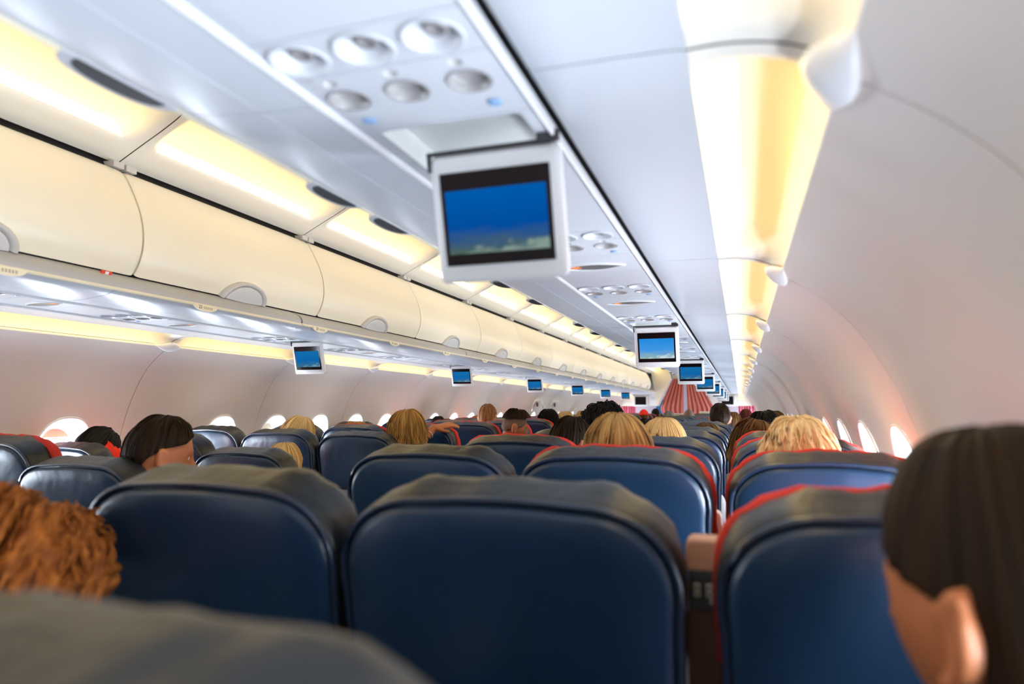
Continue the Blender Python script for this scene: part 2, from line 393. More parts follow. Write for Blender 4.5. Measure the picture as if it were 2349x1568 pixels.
# aisle coves above the bins
BINP = 1.13; BIN0 = 0.74
A_T = [(0.812, 2.158), (0.76, 2.180), (0.712, 2.203), (0.704, 2.214), (0.712, 2.235), (0.705, 2.27), (0.67, 2.305), (0.61, 2.33), (0.55, 2.342), (0.50, 2.345), (0.46, 2.338)]
A_B = [(0.812, 2.158), (0.74, 2.193), (0.68, 2.222), (0.61, 2.255), (0.543, 2.290), (0.50, 2.318), (0.46, 2.338)]
for sx in (1, -1):
    h, l = cove(A_T, A_B, BINP, ((0.7045, 2.2185), (0.7075, 2.262)), (0.075, BINP-0.075), sx, slant=0.03, end=0.11)
    for i in range(18):
        y0 = BIN0+BINP*(i-2)
        if y0 > 17.2: break
        c = thing('ceiling_cove_light', 'glowing warm ceiling light above the %s bins, %s one' % (SIDE[sx], ORD[i]), 'cove light', (0, y0, 0), 'ceiling lights above the bins')
        obj('housing', h, M_COVE, c); obj('lamp_lens', l, M_LENS2, c)
        bk = MB(); bk.box(min(sx*0.770, sx*0.83), max(sx*0.770, sx*0.83), -0.05, -0.005, 2.128, 2.150); bk.box(min(sx*0.770, sx*0.83), max(sx*0.770, sx*0.83), 0.005, 0.05, 2.128, 2.150)
        obj('mounting_bracket', bk, M_LATCH, c)
    tr = MB(); extr(tr, [(0.80, 2.11), (0.83, 2.11), (0.86, 2.17), (0.83, 2.17)], YB, 18.0, sx)
    tag(obj('trim_%d' % (1 if sx < 0 else 2), tr, M_BLACK), 'black shadow gap along the top of the %s bins' % SIDE[sx], 'gap', kind='structure')

# ------------------------------------------------------------------ overhead bins
DOORP = smooth_profile([(0.702, 1.726), (0.682, 1.757), (0.667, 1.80), (0.662, 1.85), (0.668, 1.905), (0.688, 1.970), (0.731, 2.056), (0.768, 2.114), (0.785, 2.124)], 22)
def door_at(s, off=0.0):
    """point at arc length s up the door"""
    P = np.array(DOORP); d = np.r_[0, np.cumsum(np.hypot(*np.diff(P, axis=0).T))]
    x = np.interp(s, d, P[:, 0]); z = np.interp(s, d, P[:, 1])
    x2 = np.interp(s+0.01, d, P[:, 0]); z2 = np.interp(s+0.01, d, P[:, 1])
    t = Vector((x2-x, z2-z)).normalized() if s+0.01 < d[-1] else Vector((0, 1)); nrm = Vector((-t.y, t.x))
    return x+nrm.x*off, z+nrm.y*off
def bin_meshes(sx):
    L = BINP; gp = 0.004
    d = MB(); poly = sheet(DOORP, -0.018)
    def inset(y, k): return [(x, y, z) for x, z in poly]
    cx_ = sum(p[0] for p in DOORP)/len(DOORP)
    rings = []
    for y, s in ((gp, 0.97), (gp+0.006, 0.99), (gp+0.018, 1.0), (L*0.5, 1.0), (L-gp-0.018, 1.0), (L-gp-0.006, 0.99), (L-gp, 0.97)):
        zc = 1.92
        rings.append([(sx*(x+(1-s)*0.12), y, zc+(z-zc)*s) for x, z in poly])
    d.loft(rings)
    door = mesh('door', d, True)
    b = MB(); extr(b, [(0.725, 1.735), (0.80, 1.725), (1.30, 1.725), (1.30, 2.115), (0.80, 2.115), (0.79, 2.09), (0.71, 1.94), (0.69, 1.86), (0.70, 1.78)], 0.001, L-0.001, sx)
    body = mesh('body', b, False)
    # latch: raised half-round grip over the bottom edge of the door
    la = MB(); hw, hh = 0.145, 0.088; rings = []
    for k, off in ((1.0, -0.002), (0.985, 0.010), (0.94, 0.020), (0.88, 0.022), (0.82, 0.018), (0.79, 0.008)):
        r = []
        for a in np.linspace(0, PI, 25):
            x, z = door_at(max(0.0, hh*k*math.sin(a)-0.004), off); r.append((sx*x, L/2+hw*k*math.cos(a), z))
        rings.append(r)
    la.loft(rings, False, False, False)
    rim = mesh('latch', la, 'full')
    fl_ = MB(); rings = []
    for k in (0.775, 0.76, 0.70, 0.5, 0.25, 0.05):
        r = []
        for a in np.linspace(0, PI, 25):
            off = 0.006 if k > 0.77 else 0.016
            x, z = door_at(max(0.0, hh*k*math.sin(a)-0.004), off+0.010*(1-k)); r.append((sx*x, L/2+hw*k*math.cos(a), z))
        rings.append(r)
    fl_.loft(rings, False, False, True)
    flap = mesh('flap', fl_, 'full')
    return door, body, rim, flap
gm = MB(); arc = [(0.652-0.040*math.sin(a)**0.7, 0.082*math.cos(a)) for a in np.linspace(0, PI, 21)]
gm.loft([[(x, y, z) for x, y in arc] for z in (1.6505, 1.668)], True); GRIP = mesh('finger_grip', gm, True)
gm = MB(); arc2 = [(0.650-0.030*math.sin(a)**0.7, 0.064*math.cos(a)) for a in np.linspace(0, PI, 21)]
gm.loft([[(x, y, z) for x, y in arc2] for z in (1.6492, 1.6515)], True); GRIPP = mesh('pocket_shadow', gm, True)  # thin dark plate, stands in for the shadow inside the finger recess
RAILP = [(0.706, 1.722), (0.694, 1.716), (0.672, 1.706), (0.655, 1.695), (0.646, 1.684), (0.6425, 1.672), (0.644, 1.663), (0.650, 1.658), (0.70, 1.668), (0.72, 1.70)]
UNDERP = smooth_profile([(0.650, 1.654), (0.668, 1.645), (0.70, 1.638), (0.75, 1.632), (0.80, 1.628), (0.868, 1.626)], 12)
for sx in (-1, 1):
    door, body, rim, flap = bin_meshes(sx)
    for i in range(18):
        y0 = BIN0+BINP*(i-2)
        if sx > 0: y0 = 0.05+BINP*(i-1)
        if y0+BINP > 17.65: break
        t = thing('overhead_bin', 'closed cream overhead bin, %s along the %s side' % (ORD[i], SIDE[sx]), 'luggage bin', (0, y0, 0), 'overhead bins on the %s' % SIDE[sx])
        obj('body', body, M_DARK, t); obj('door', door, M_DOOR, t)
        lt = obj('latch', rim, M_LATCH, t); obj('flap', flap, M_GREYL, lt)
        if sx > 0:
            for yo in ((0.565, 1.04) if i == 1 else (0.13, 0.87)): gr = obj('finger_grip', GRIP, M_GREYL, t); gr.location = (0, yo, 0); gp_ = obj('pocket_shadow', GRIPP, M_DARK, gr)
    # grey grip rail in lengths of 2.1 m with a cream marker strip
    n = 0
    for j in range(9):
        a = 0.69+2.1*(j-1) if sx < 0 else 0.30+2.1*(j-1); b = min(a+2.1, 17.9)
        if a > 17.4: break
        t = thing('grip_rail', 'grey rounded rail with cream strip under the %s bins, %s length' % (SIDE[sx], ORD[j]), 'rail', (0, 0, 0), 'grip rails under the bins')
        r = MB(); extr(r, RAILP, a+0.007, b-0.007, sx); o = obj('rail', r, M_GREY, t, True)
        r = MB(); r.tube([(sx*0.6455, a+0.002, 1.6575), (sx*0.6455, b-0.002, 1.6575)], 0.0068, 8); obj('marker_strip', r, M_CREAM, t, True)
        r = MB(); extr(r, [(0.655, 1.664), (0.70, 1.672), (0.70, 1.70), (0.66, 1.69)], a-0.01, a+0.012, sx); obj('joint', r, M_BLACK, t)
# bin underside panels (aisle half) and infill panels (window half), seams every PITCH
for sx in (-1, 1):
    for i in range(18):
        y0 = SEAM0+PITCH*(i-2); y1 = y0+PITCH
        if y0 > 17.0: break
        u = MB(); pts = [p for p in UNDERP if p[0] < 0.786]; extr(u, sheet(pts+[(0.788, 1.6287)], 0.008), y0+0.0022, y1-0.0022, sx)
        t = thing('underside_panel', 'pale panel under the %s bins beside the aisle edge, %s' % (SIDE[sx], ORD[i]), 'panel', (0, 0, 0), 'panels under the bins')
        obj('aisle_strip', u, M_UNDER, t, True)
        u = MB(); extr(u, sheet([(0.7895, 1.6286), (0.80, 1.628), (0.83, 1.627), (0.868, 1.626)], 0.008), y0+0.0022, y1-0.0022, sx)
        obj('inner_strip', u, M_UNDER, t, True)
        u = MB(); extr(u, sheet([(1.1465, 1.628), (1.15, 1.626), (1.20, 1.6258), (1.26, 1.625), (1.30, 1.624), (1.3175, 1.622)], 0.008), y0+0.0022, y1-0.0022, sx)
        t = obj('infill_panel', u, M_UNDER, None, True)
        tag(t, 'smooth pale panel between service panels and cove, %s on the %s' % (ORD[i], SIDE[sx]), 'panel', 'infill panels on the '+SIDE[sx])
    bk = MB(); extr(bk, [(0.66, 1.65), (1.40, 1.645), (1.40, 1.66), (0.66, 1.67)], YB, 17.9, sx) if False else extr(bk, [(0.79, 1.642), (0.88, 1.642), (0.88, 1.655), (0.79, 1.655)], YB, 17.9, sx)
    extr(bk, [(1.12, 1.642), (1.31, 1.642), (1.31, 1.655), (1.12, 1.655)], YB, 17.9, sx)
    tag(obj('trim_%d' % (3 if sx < 0 else 4), bk, M_BLACK), 'dark backing behind the panel joints under the %s bins' % SIDE[sx], 'backing', kind='structure')
    # service channel rails
    for x0, x1, nm, lab in ((0.869, 0.880, 5, 'aisle'), (1.125, 1.1325, 7, 'window')):
        r = MB(); extr(r, [(x0, 1.634), (x0+0.001, 1.6215), ((x0+x1)/2, 1.6195), (x1-0.001, 1.6215), (x1, 1.634)], YB, 17.9, sx)
        tag(obj('trim_%d' % (nm+(sx > 0)), r, M_WHITE, None, True), 'narrow white channel rail on the %s side of the %s service panels' % (lab, SIDE[sx]), 'rail', kind='structure')

# ------------------------------------------------------------------ passenger service units
PX = (0.918, 0.997, 1.076); ZP = 1.626
def circle(cx_, cy_, r, n=28): return [(cx_+r*math.cos(2*PI*i/n), cy_+r*math.sin(2*PI*i/n)) for i in range(n)]
def plate_with_holes(y0, y1, holes):
    p = MB(); p.box(0.8815, 1.1235, y0+0.0012, y1-0.0012, ZP, ZP+0.010); o = obj('plate_build', p, M_PSU)
    c = MB()
    for h in holes: c.loft([[(x, y, z) for x, y in h] for z in (ZP-0.02, ZP+0.03)])
    c_ = obj('cut_build', c, M_PSU)
    b = o.modifiers.new('b', 'BOOLEAN'); b.object = c_; b.solver = 'EXACT'; b.operation = 'DIFFERENCE'
    me = evaluated(o); kill(o); kill(c_); return me
def bowl(cx_, cy_, prof, n=28):
    m = MB(); m.loft([[(cx_+r*math.cos(2*PI*i/n), cy_+r*math.sin(2*PI*i/n), ZP+z) for i in range(n)] for r, z in prof], True, False, True)
    return m
def sxmesh(me, sx):
    if sx > 0: return me
    c = me.copy(); c.transform(Matrix.Scale(-1, 4, (1, 0, 0))); c.flip_normals(); return c
VY, HY, LY, CY = 0.598, 0.655, 0.697, 0.758      # within the first group
def lensshape(cx_, cy_, hw, hh, n=16):
    top = [(cx_-hw+2*hw*i/n, cy_+hh*math.sin(PI*i/n)**0.9) for i in range(n+1)]
    bot = [(cx_+hw-2*hw*i/n, cy_-hh*0.8*math.sin(PI*i/n)**0.9) for i in range(1, n)]
    return top+bot
vent_holes = [circle(x, VY, 0.030) for x in PX]
lite_holes = [circle(x, LY, 0.0245) for x in PX]
small_holes = [circle(x, HY, 0.0085, 16) for x in PX]
bay = [(0.905, 0.802), (0.915, 0.797), (1.095, 0.797), (1.105, 0.802), (1.108, 0.985), (0.902, 0.985)]
base_vent = plate_with_holes(0.557, 0.637, vent_holes)
base_lite = plate_with_holes(0.637, 0.790, lite_holes+small_holes)
base_bay = plate_with_holes(0.790, 1.000, [bay])
sign_hole = lensshape(1.0, 0.915, 0.082, 0.040)
base_sign = plate_with_holes(0.790, 1.000, [sign_hole])
vents, nozz, lites, dots = [], [], [], []
for x in PX:
    vents.append(mesh('air_vent', bowl(x, VY, [(0.034, -0.0015), (0.033, -0.0035), (0.0305, -0.003), (0.028, 0.004), (0.023, 0.014), (0.017, 0.020), (0.005, 0.022)]), 'full'))
    nz = MB(); rr = [(0.0135, 0.022), (0.0145, 0.010), (0.0125, 0.003), (0.009, 0.002), (0.007, 0.008), (0.001, 0.009)]
    nz.loft([[(x+r*(1+0.08*(j % 2))*math.cos(2*PI*j/24)+0.004, VY-0.004+r*(1+0.08*(j % 2))*math.sin(2*PI*j/24), ZP+z) for j in range(24)] for r, z in rr], True, False, True)
    nozz.append(mesh('nozzle', nz, 'full'))
    lites.append(mesh('reading_light', bowl(x, LY, [(0.0275, -0.0012), (0.0265, -0.0025), (0.0245, -0.001), (0.0235, 0.006), (0.0215, 0.010), (0.010, 0.0125), (0.002, 0.013)]), 'full'))
    dots.append(mesh('light_button', bowl(x, HY, [(0.0085, 0.0), (0.0075, 0.004), (0.002, 0.004)], 16), 'full'))
calls = [mesh('call_button', bowl(x, CY, [(0.010, -0.0008), (0.009, -0.002), (0.002, -0.003)], 16), 'full') for x in (0.911, 1.085)]
glint = MB()
for x in PX[:2]:
    for k in range(4):
        a = PI*(1.05+0.13*k); glint.add(*[[(x+0.0255*math.cos(a)+d*math.cos(b), LY+0.0255*math.sin(a)+d*math.sin(b), ZP-0.003) for d, b in ((0.002, q*PI/3) for q in range(6))], [(0, 1, 2, 3, 4, 5)]])
signrim = MB(); signrim.tube([(x, y, ZP-0.001) for x, y in lensshape(1.0, 0.915, 0.085, 0.043)], 0.003, 6, True)
signrim = mesh('sign_rim', signrim, 'full')
signpl = MB(); ls = lensshape(1.0, 0.915, 0.0825, 0.0405); signpl.loft([[(x, y, ZP+z) for x, y in ls] for z in (-0.0015, 0.006)]); signpl = mesh('smoked_window', signpl)
# orange belt / cigarette symbols
sy_ = MB()
def bar(m, x0, y0, x1, y1, w, z=ZP-0.0021):
    d = Vector((x1-x0, y1-y0)).normalized(); n_ = Vector((-d.y, d.x))*w/2
    m.add([(x0+n_.x, y0+n_.y, z), (x1+n_.x, y1+n_.y, z), (x1-n_.x, y1-n_.y, z), (x0-n_.x, y0-n_.y, z)], [(0, 1, 2, 3)])
for a, b, c, d, w in ((-.058, .900, -.034, .930, .004), (-.034, .900, -.058, .930, .004), (-.060, .915, -.030, .915, .005), (-.046, .897, -.046, .934, .003)): bar(sy_, 1+a, b, 1+c, d, w)
sy_.add([(1+x, y, ZP-0.0020) for x, y in circle(-0.046, 0.915, 0.010, 12)], [tuple(range(12))])
symb = mesh('orange_symbol', sy_)
slots = MB()
for k in range(8):
    a = PI*(0.30+0.4*k/7); bar(slots, 1.0+0.030*math.cos(a)*1.6, 0.852-0.0+0.0, 1.0+0.040*math.cos(a)*1.6, 0.862, 0.002, ZP-0.0004)
speaker = mesh('speaker_slots', slots)
baybox = MB()
bz = 0.045; ins = 0.008
r0 = [(x, y, ZP) for x, y in bay]; cxm, cym = 1.005, 0.89
r1 = [(cxm+(x-cxm)*0.93, cym+(y-cym)*0.90, ZP+0.030) for x, y in bay]
baybox.loft([r0, r1], True, False, True); baybox = mesh('monitor_recess', baybox)
M_BAY = mat('recess_pale', (0.74, 0.76, 0.74), 0.35, 0.4)
PSUM = {}
for sx in (1, -1):
    PSUM[sx] = dict(vent=sxmesh(base_vent, sx), lite=sxmesh(base_lite, sx), bay=sxmesh(base_bay, sx), sign=sxmesh(base_sign, sx),
                    vents=[sxmesh(m, sx) for m in vents], nozz=[sxmesh(m, sx) for m in nozz], lites=[sxmesh(m, sx) for m in lites], dots=[sxmesh(m, sx) for m in dots],
                    calls=[sxmesh(m, sx) for m in calls], rim=sxmesh(signrim, sx), pl=sxmesh(signpl, sx), sym=sxmesh(symb, sx), slot=sxmesh(speaker, sx), box=sxmesh(baybox, sx))
def filler(sx, y0, y1, lab):
    if y1-y0 < 0.01: return
    p = MB(); p.box(min(sx*0.8815, sx*1.1235), max(sx*0.8815, sx*1.1235), y0+0.0012, y1-0.0012, ZP, ZP+0.01)
    tag(obj('blank_panel', p, M_PSU), lab, 'panel', 'blank panels between service units')
def psu(sx, yoff, kind, idx):
    D = PSUM[sx]
    what = {'bay': 'beside a drop-down screen', 'sign': 'with a smoked belt sign'}[kind]
    t = thing('service_unit', 'white overhead service unit %s, %s on the %s' % (what, ORD[idx], SIDE[sx]), 'service panel', (0, yoff, 0), 'overhead service units on the '+SIDE[sx])
    obj('vent_plate', D['vent'], M_PSU, t); obj('light_plate', D['lite'], M_PSU, t)
    for k in range(3):
        v = obj('air_vent', D['vents'][k], M_PSU, t); obj('nozzle', D['nozz'][k], M_NOZ, v)
        obj('reading_light', D['lites'][k], M_READ, t); obj('light_button', D['dots'][k], M_LATCH, t)
    for k in range(2): obj('call_button', D['calls'][k], M_CALL, t)
    if kind == 'bay':
        obj('bay_plate', D['bay'], M_PSU, t); obj('monitor_recess', D['box'], M_BAY, t)
    else:
        obj('sign_plate', D['sign'], M_PSU, t); s = obj('belt_sign', D['pl'], M_SIGN, t); obj('rim', D['rim'], M_WHITE, s); obj('symbol', D['sym'], M_ORANGE, s)
        obj('speaker_slots', D['slot'], M_GREYL, t)
# hanging screens ----------------------------------------------------------
def screen_meshes():
    """hinge line at origin, panel hangs down -z, screen faces -y"""
    def rr(w0, w1, z0, z1, r, n=5):
        P = []
        for cx_, cz, a0 in ((w1-r, z0-r, 0), (w0+r, z0-r, PI/2), (w0+r, z1+r, PI), (w1-r, z1+r, 3*PI/2)):
            for i in range(n+1): a = a0+PI/2*i/n; P.append((cx_+r*math.cos(a), cz+r*math.sin(a)))
        return P
    h = MB(); o = rr(-0.098, 0.098, 0.0, -0.186, 0.012); i2 = rr(-0.093, 0.093, -0.004, -0.182, 0.010)
    h.loft([[(x, y, z) for x, z in q] for q, y in ((i2, -0.001), (o, 0.003), (o, 0.017), (i2, 0.021))]); housing = mesh('housing', h, True)
    g_ = MB(); q = rr(-0.083, 0.083, -0.026, -0.160, 0.001, 1); g_.loft([[(x, y, z) for x, z in q] for y in (-0.0035, 0.0)]); glass_ = mesh('screen_glass', g_)
    f = bpy.data.meshes.new('picture'); f.from_pydata([(-0.0765, -0.0042, -0.143), (0.0765, -0.0042, -0.143), (0.0765, -0.0042, -0.052), (-0.0765, -0.0042, -0.052)], [], [(0, 1, 2, 3)])
    uv = f.uv_layers.new(name='UVMap')
    for li, c in enumerate(((0, 0), (1, 0), (1, 1), (0, 1))): uv.data[li].uv = c
    b = MB(); b.box(-0.100, 0.086, -0.004, 0.012, 0.001, 0.006); b.box(0.070, 0.098, -0.012, 0.006, 0.001, 0.016); b.box(-0.1005, -0.0985, -0.003, 0.010, -0.022, 0.004)
    hinge = mesh('hinge', b)
    return housing, glass_, f, hinge
SCR = screen_meshes()
M_SCRBLK = mat('screen_black', (0.008, 0.004, 0.005), 0.10, 0.18)
def screen(x, y, z, label, pic, tilt=15.0):
    t = thing('hanging_screen', label, 'screen', (x, y, z), 'drop-down screens'); t.rotation_euler = (math.radians(tilt), 0, 0)
    obj('housing', SCR[0], M_WHITE, t); s = obj('screen_glass', SCR[1], M_SCRBLK, t)
    me = SCR[2].copy(); me.materials.clear(); me.materials.append(pic); obj('picture', me, pic, s); obj('hinge', SCR[3], M_DARK, t)
DESC = ['large near', 'second', 'third', 'fourth', 'fifth', 'sixth', 'seventh', 'eighth', 'ninth']
for sx, b0, step in ((1, 0.88, 2.2), (-1, 1.02, 2.26)):
    idx = 0; prev = YB; k = 0
    m = -1
    while True:
        b = b0+step*m
        if b > 16.4: break
        for off, kind in ((0.0, 'bay'), (0.84, 'sign'), (1.485, 'sign')):
            yo = b+off-0.88
            if off and sx < 0: yo = b+off-0.88-0.13
            a, e = yo+0.557, yo+1.0
            if a < -0.6: prev = max(prev, YB); continue
            if prev < a: filler(sx, prev, a, 'plain white panel between service units, %s on the %s' % ((ORD+['far', 'last', 'final', 'end'])[idx], SIDE[sx]))
            if idx < 24: psu(sx, yo, kind, idx)
            prev = e; idx += 1
            if kind == 'bay' and b > 0.5 and not (sx < 0 and b < 2):
                lab = 'white drop-down screen showing blue sky, %s on the %s side' % (ORD[k], SIDE[sx])
                screen(sx*(1.036 if (sx > 0 and k == 0) else 1.01) if sx > 0 else -0.965, b if sx > 0 else b, 1.616 if sx > 0 else 1.628, lab, (M_PIC1 if k == 0 else (M_PIC2 if k == 1 else M_PIC3)) if sx > 0 else M_PIC3)
                k += 1
        m += 1
    filler(sx, prev, 17.9, 'plain white panel at the far end of the %s service channel' % SIDE[sx])

# row number tabs -------------------------------------------------------------
def text_mesh(s, size, ext=0.0004):
    cu = bpy.data.curves.new('t', 'FONT'); cu.body = s; cu.size = size; cu.align_x = 'CENTER'; cu.align_y = 'CENTER'; cu.extrude = ext; cu.resolution_u = 2
    o = bpy.data.objects.new('t', cu); COL.objects.link(o); me = evaluated(o); kill(o); me.materials.clear(); return me
for sx in (-1,):
    for i in range(16):
        y = 1.374+0.78*i if i > 0 else 1.374
        if y > 15: break
        t = thing('row_number_tab', 'cream tab with a row number under the left bins, %s one' % ORD[i], 'tab', (sx*0.640, y, 1.6485), 'row number tabs')
        t.rotation_euler = (0, 0, PI/2)     # local x runs along the cabin, local -y faces the aisle
        tb = MB(); half = [(0.062*math.cos(a), 0.006+0.021*math.sin(a)) for a in np.linspace(PI, 2*PI, 15)]
        half = [(-0.062, 0.010)]+half+[(0.062, 0.010)]
        tb.loft([[(x, yy, z) for x, z in half] for yy in (-0.006, 0.0)]); obj('plate', tb, M_CREAM, t)
        if i < 9:
            tm = text_mesh('%d' % (24-i), 0.019); q = obj('row_number', tm, M_TXT, t); q.rotation_euler = (PI/2, 0, 0); q.location = (-0.030, -0.0066, 0.000)
            pg = MB()
            for k in range(5): pg.box(-0.012+0.010*k, -0.006+0.010*k, -0.0068, -0.0060, -0.006, 0.004)
            obj('seat_pictograms', pg, M_TXT2, t)
# small red tag at the bin edge
t = thing('red_tag', 'small red tag with white mark on the left grip rail', 'tag', (-0.676, 1.735, 1.712))
m_ = MB(); m_.box(-0.002, 0.0035, -0.020, 0.020, -0.016, 0.007); o = obj('tag_body', m_, M_REDTAG, t); o.rotation_euler = (0, math.radians(25), 0)
m_ = MB(); m_.box(0.003, 0.0045, -0.006, 0.007, -0.004, 0.006); o = obj('white_mark', m_, M_WHITE, t); o.rotation_euler = (0, math.radians(25), 0)

# ------------------------------------------------------------------ far bulkhead, curtains, forward cabin
BY = 18.0
bh = thing('wall_front', 'white header panels of the far cabin divider', 'wall', (0, 0, 0), kind='structure')
def prism(poly, y0, y1): 
    m = MB(); m.loft([[(x, y, z) for x, z in poly] for y in (y0, y1)]); return m
edge_ = [(x, z) for x, z in WALLP if z > 1.335]+[(1.47, 1.62), (1.40, 1.70), (1.30, 2.0), (0.9, 2.36)]
for s_, xi, xt in ((-1, 0.64, 0.30), (1, 0.62, 0.36)):
    obj('header_panel', prism([(s_*xi, 1.33), (s_*1.693, 1.33)]+[(s_*x, z) for x, z in edge_]+[(s_*xt, 2.36), (s_*xt, 2.0)], BY, BY+0.04), M_BULK, bh)
obj('top_panel', prism([(-0.32, 2.02), (0.38, 2.02), (0.38, 2.40), (-0.32, 2.40)], BY, BY+0.04), M_CEIL, bh)
obj('fairing', prism([(-0.64, 1.33), (-0.30, 2.01), (-0.36, 2.36), (-0.80, 2.30), (-0.70, 1.65)], 17.6, BY), M_DOOR, bh)
for x in (-1.42, 1.24):
    m_ = MB()
    for dz in (0.0,): m_.box(x-0.09, x+0.09, BY-0.003, BY, 1.44+dz, 1.452+dz)
    obj('printed_line', m_, M_GREYL, bh)
for x0 in (-0.84, 0.50):
    m_ = MB()
    for dz, w in ((0.0, .10), (0.03, .12), (0.06, .10)): m_.box(x0, x0+w, BY-0.003, BY, 1.50+dz, 1.505+dz)
    obj('printed_lines', m_, M_DARK, bh)
for x, s in ((-1.11, 'left'), (1.05, 'right')):
    t = thing('wall_screen', 'small black screen in a white frame on the %s half of the far divider' % s, 'screen', (x, BY-0.002, 1.47), 'divider screens')
    m_ = MB(); m_.box(-0.19, 0.19, -0.02, 0.0, -0.15, 0.13); soft(obj('frame', m_, M_WHITE, t), 0.01)
    m_ = MB(); m_.box(-0.14, 0.14, -0.026, -0.015, -0.105, 0.10); obj('screen_glass', m_, M_SCRBLK, t)
pt = thing('partition', 'lilac grey lower partition beyond the far header panels', 'partition', (0, 19.2, 0), kind='structure')
m_ = MB(); m_.box(-1.75, -0.62, 0, 0.04, 0, 1.6); obj('panel', m_, M_LILAC, pt)
m_ = MB(); m_.box(0.72, 1.75, 0, 0.04, 0, 1.6); obj('panel', m_, M_LILAC, pt)
m_ = MB(); m_.box(-0.62, 0.72, 0.3, 0.34, 0, 2.3); obj('panel', m_, M_LILAC, pt)
for x0, x1 in ((-0.85, -0.62), (0.85, 1.05)):
    m_ = MB(); m_.box(x0, x1, -0.012, 0, 1.05, 1.52); tag(obj('poster', m_, M_BLUE), 'small blue panel on the %s far partition' % ('left' if x0 < 0 else 'right'), 'poster').location = (0, 19.2, 0)
def curtain(name, left, right, zt, zb, y, m, folds, label, seed):
    rnd = random.Random(seed); mb = MB(); nx, nz = 90, 30; rings = []
    for side in (0, 1):
        g_ = []
        for j in range(nz+1):
            t = j/nz; z = zt+(zb-zt)*t; a = left(z); b = right(z)
            row = []
            for i in range(nx+1):
                u = i/nx; ph = u*folds*2*PI+0.5*math.sin(3*t+seed)
                row.append((a+(b-a)*u, y+0.028*math.sin(ph)*(0.5+0.5*math.sin(u*PI))+0.012*math.sin(2.3*ph+1)+side*0.006, z))
            g_.append(row)
        rings.append(g_)
    for g_ in rings:
        mb.loft(g_, False, False, False)
    o = obj(name, mb, m, None, 'full'); tag(o, label, 'curtain')
    return o
def pw(pts):
    zs = [p[0] for p in pts][::-1]; xs = [p[1] for p in pts][::-1]
    return lambda z: float(np.interp(z, zs, xs))
curtain('curtain', pw([(2.02, -0.27), (1.8, -0.38), (1.5, -0.52), (1.25, -0.60), (1.05, -0.50), (0.8, -0.34), (0.03, -0.36)]), pw([(2.02, 0.0), (1.0, -0.03), (0.03, -0.03)]), 2.02, 0.03, 17.93, M_CURT, 5, 'salmon curtain, left half, drawn across the far aisle', 1)
curtain('curtain', pw([(2.02, 0.06), (1.0, 0.07), (0.03, 0.06)]), pw([(2.02, 0.37), (1.8, 0.47), (1.5, 0.62), (1.25, 0.75), (1.05, 0.66), (0.8, 0.40), (0.03, 0.42)]), 2.02, 0.03, 17.93, M_CURT, 6, 'salmon curtain, right half, drawn across the far aisle', 2)
m_ = MB(); m_.tube([(-0.35, 17.95, 2.03), (0.42, 17.95, 2.03)], 0.012, 8); tag(obj('curtain_rail', m_, M_GREYL, None, True), 'thin rail holding the salmon curtains', 'rail')
curtain('curtain', lambda z: -1.66, lambda z: -1.28, 1.36, 0.2, 18.3, M_PINK, 6, 'pink curtain by the far left window', 3)
curtain('curtain', lambda z: 1.30, lambda z: 1.68, 1.36, 0.2, 18.3, M_PINK, 6, 'pink curtain by the far right window', 4)
# rear of the cabin behind the camera: closing wall
m_ = MB(); m_.box(-1.9, 1.9, YB-0.05, YB, 0, 2.5); tag(obj('wall_back', m_, M_BULK), 'plain white rear cabin wall behind the camera', 'wall', kind='structure')
m_ = MB(); m_.box(-1.9, 1.9, 20.15, 20.2, 0, 2.5); tag(obj('wall_far', m_, M_BULK), 'white end wall of the forward cabin', 'wall', kind='structure')
m_ = MB(); m_.box(-1.6, 1.6, 18.1, 20.15, 2.1, 2.14); tag(obj('ceiling_front', m_, M_CEIL), 'white ceiling of the forward cabin', 'ceiling', kind='structure')
# emergency exit marks on the left wall: two pale hand grips
for y, n_ in ((10.25, 'nearer'), (11.3, 'farther')):
    x = -(wall_x(1.37)-0.012)
    t = thing('exit_handle_cover', 'pale exit handle cover with a dark slot on the left wall, the %s one' % n_, 'handle cover', (x, y, 1.34), 'exit handle covers')
    m_ = MB(); m_.tube([(0.0, -0.28, -0.12), (0.012, -0.25, -0.02), (-0.0+0.02, -0.16, 0.045), (0.02, 0.22, 0.045), (0.012, 0.28, 0.0)], 0.007, 6); obj('grip', m_, M_WHITE, t, True)
    m_ = MB(); m_.box(0.0, 0.014, -0.05, 0.03, -0.05, 0.015); soft(obj('slot', m_, M_DARK, t), 0.004)
m_ = MB(); m_.box(0, 0.004, -0.09, 0.09, -0.10, 0.0); o = obj('exit_placard', m_, M_LILAC); o.location = (-wall_x(1.27)-0.0+0.012, 10.85, 1.31); tag(o, 'small grey placard between the exit handle covers', 'placard')

# ------------------------------------------------------------------ seats
def outline(hw, zt, rx, rz, zb=0.40, taper=0.02, nside=7, narc=9, ntop=8):
    P = []
    def w(z): return hw-taper*max(0, min(1, (zt-z)/0.6))
    zc = zt-rz
    for i in range(nside): z = zb+(zc-zb)*i/nside; P.append((-w(z), z))
    for i in range(narc+1):
        a = PI-PI/2*i/narc; P.append((-(hw-rx)+rx*math.copysign(abs(math.cos(a))**0.85, math.cos(a)), zc+rz*abs(math.sin(a))**0.85))
    for i in range(1, ntop): P.append((-(hw-rx)+2*(hw-rx)*i/ntop, zt+0.004*math.sin(PI*i/ntop)))
    P += [(-x, z) for x, z in P[nside:nside+narc+1][::-1]]
    P += [(-x, z) for x, z in P[:nside][::-1]]
    return P
LEAN = math.tan(math.radians(11))
def lean(P, y): return [(x, y+(1.12-z)*LEAN, z) for x, z in P]
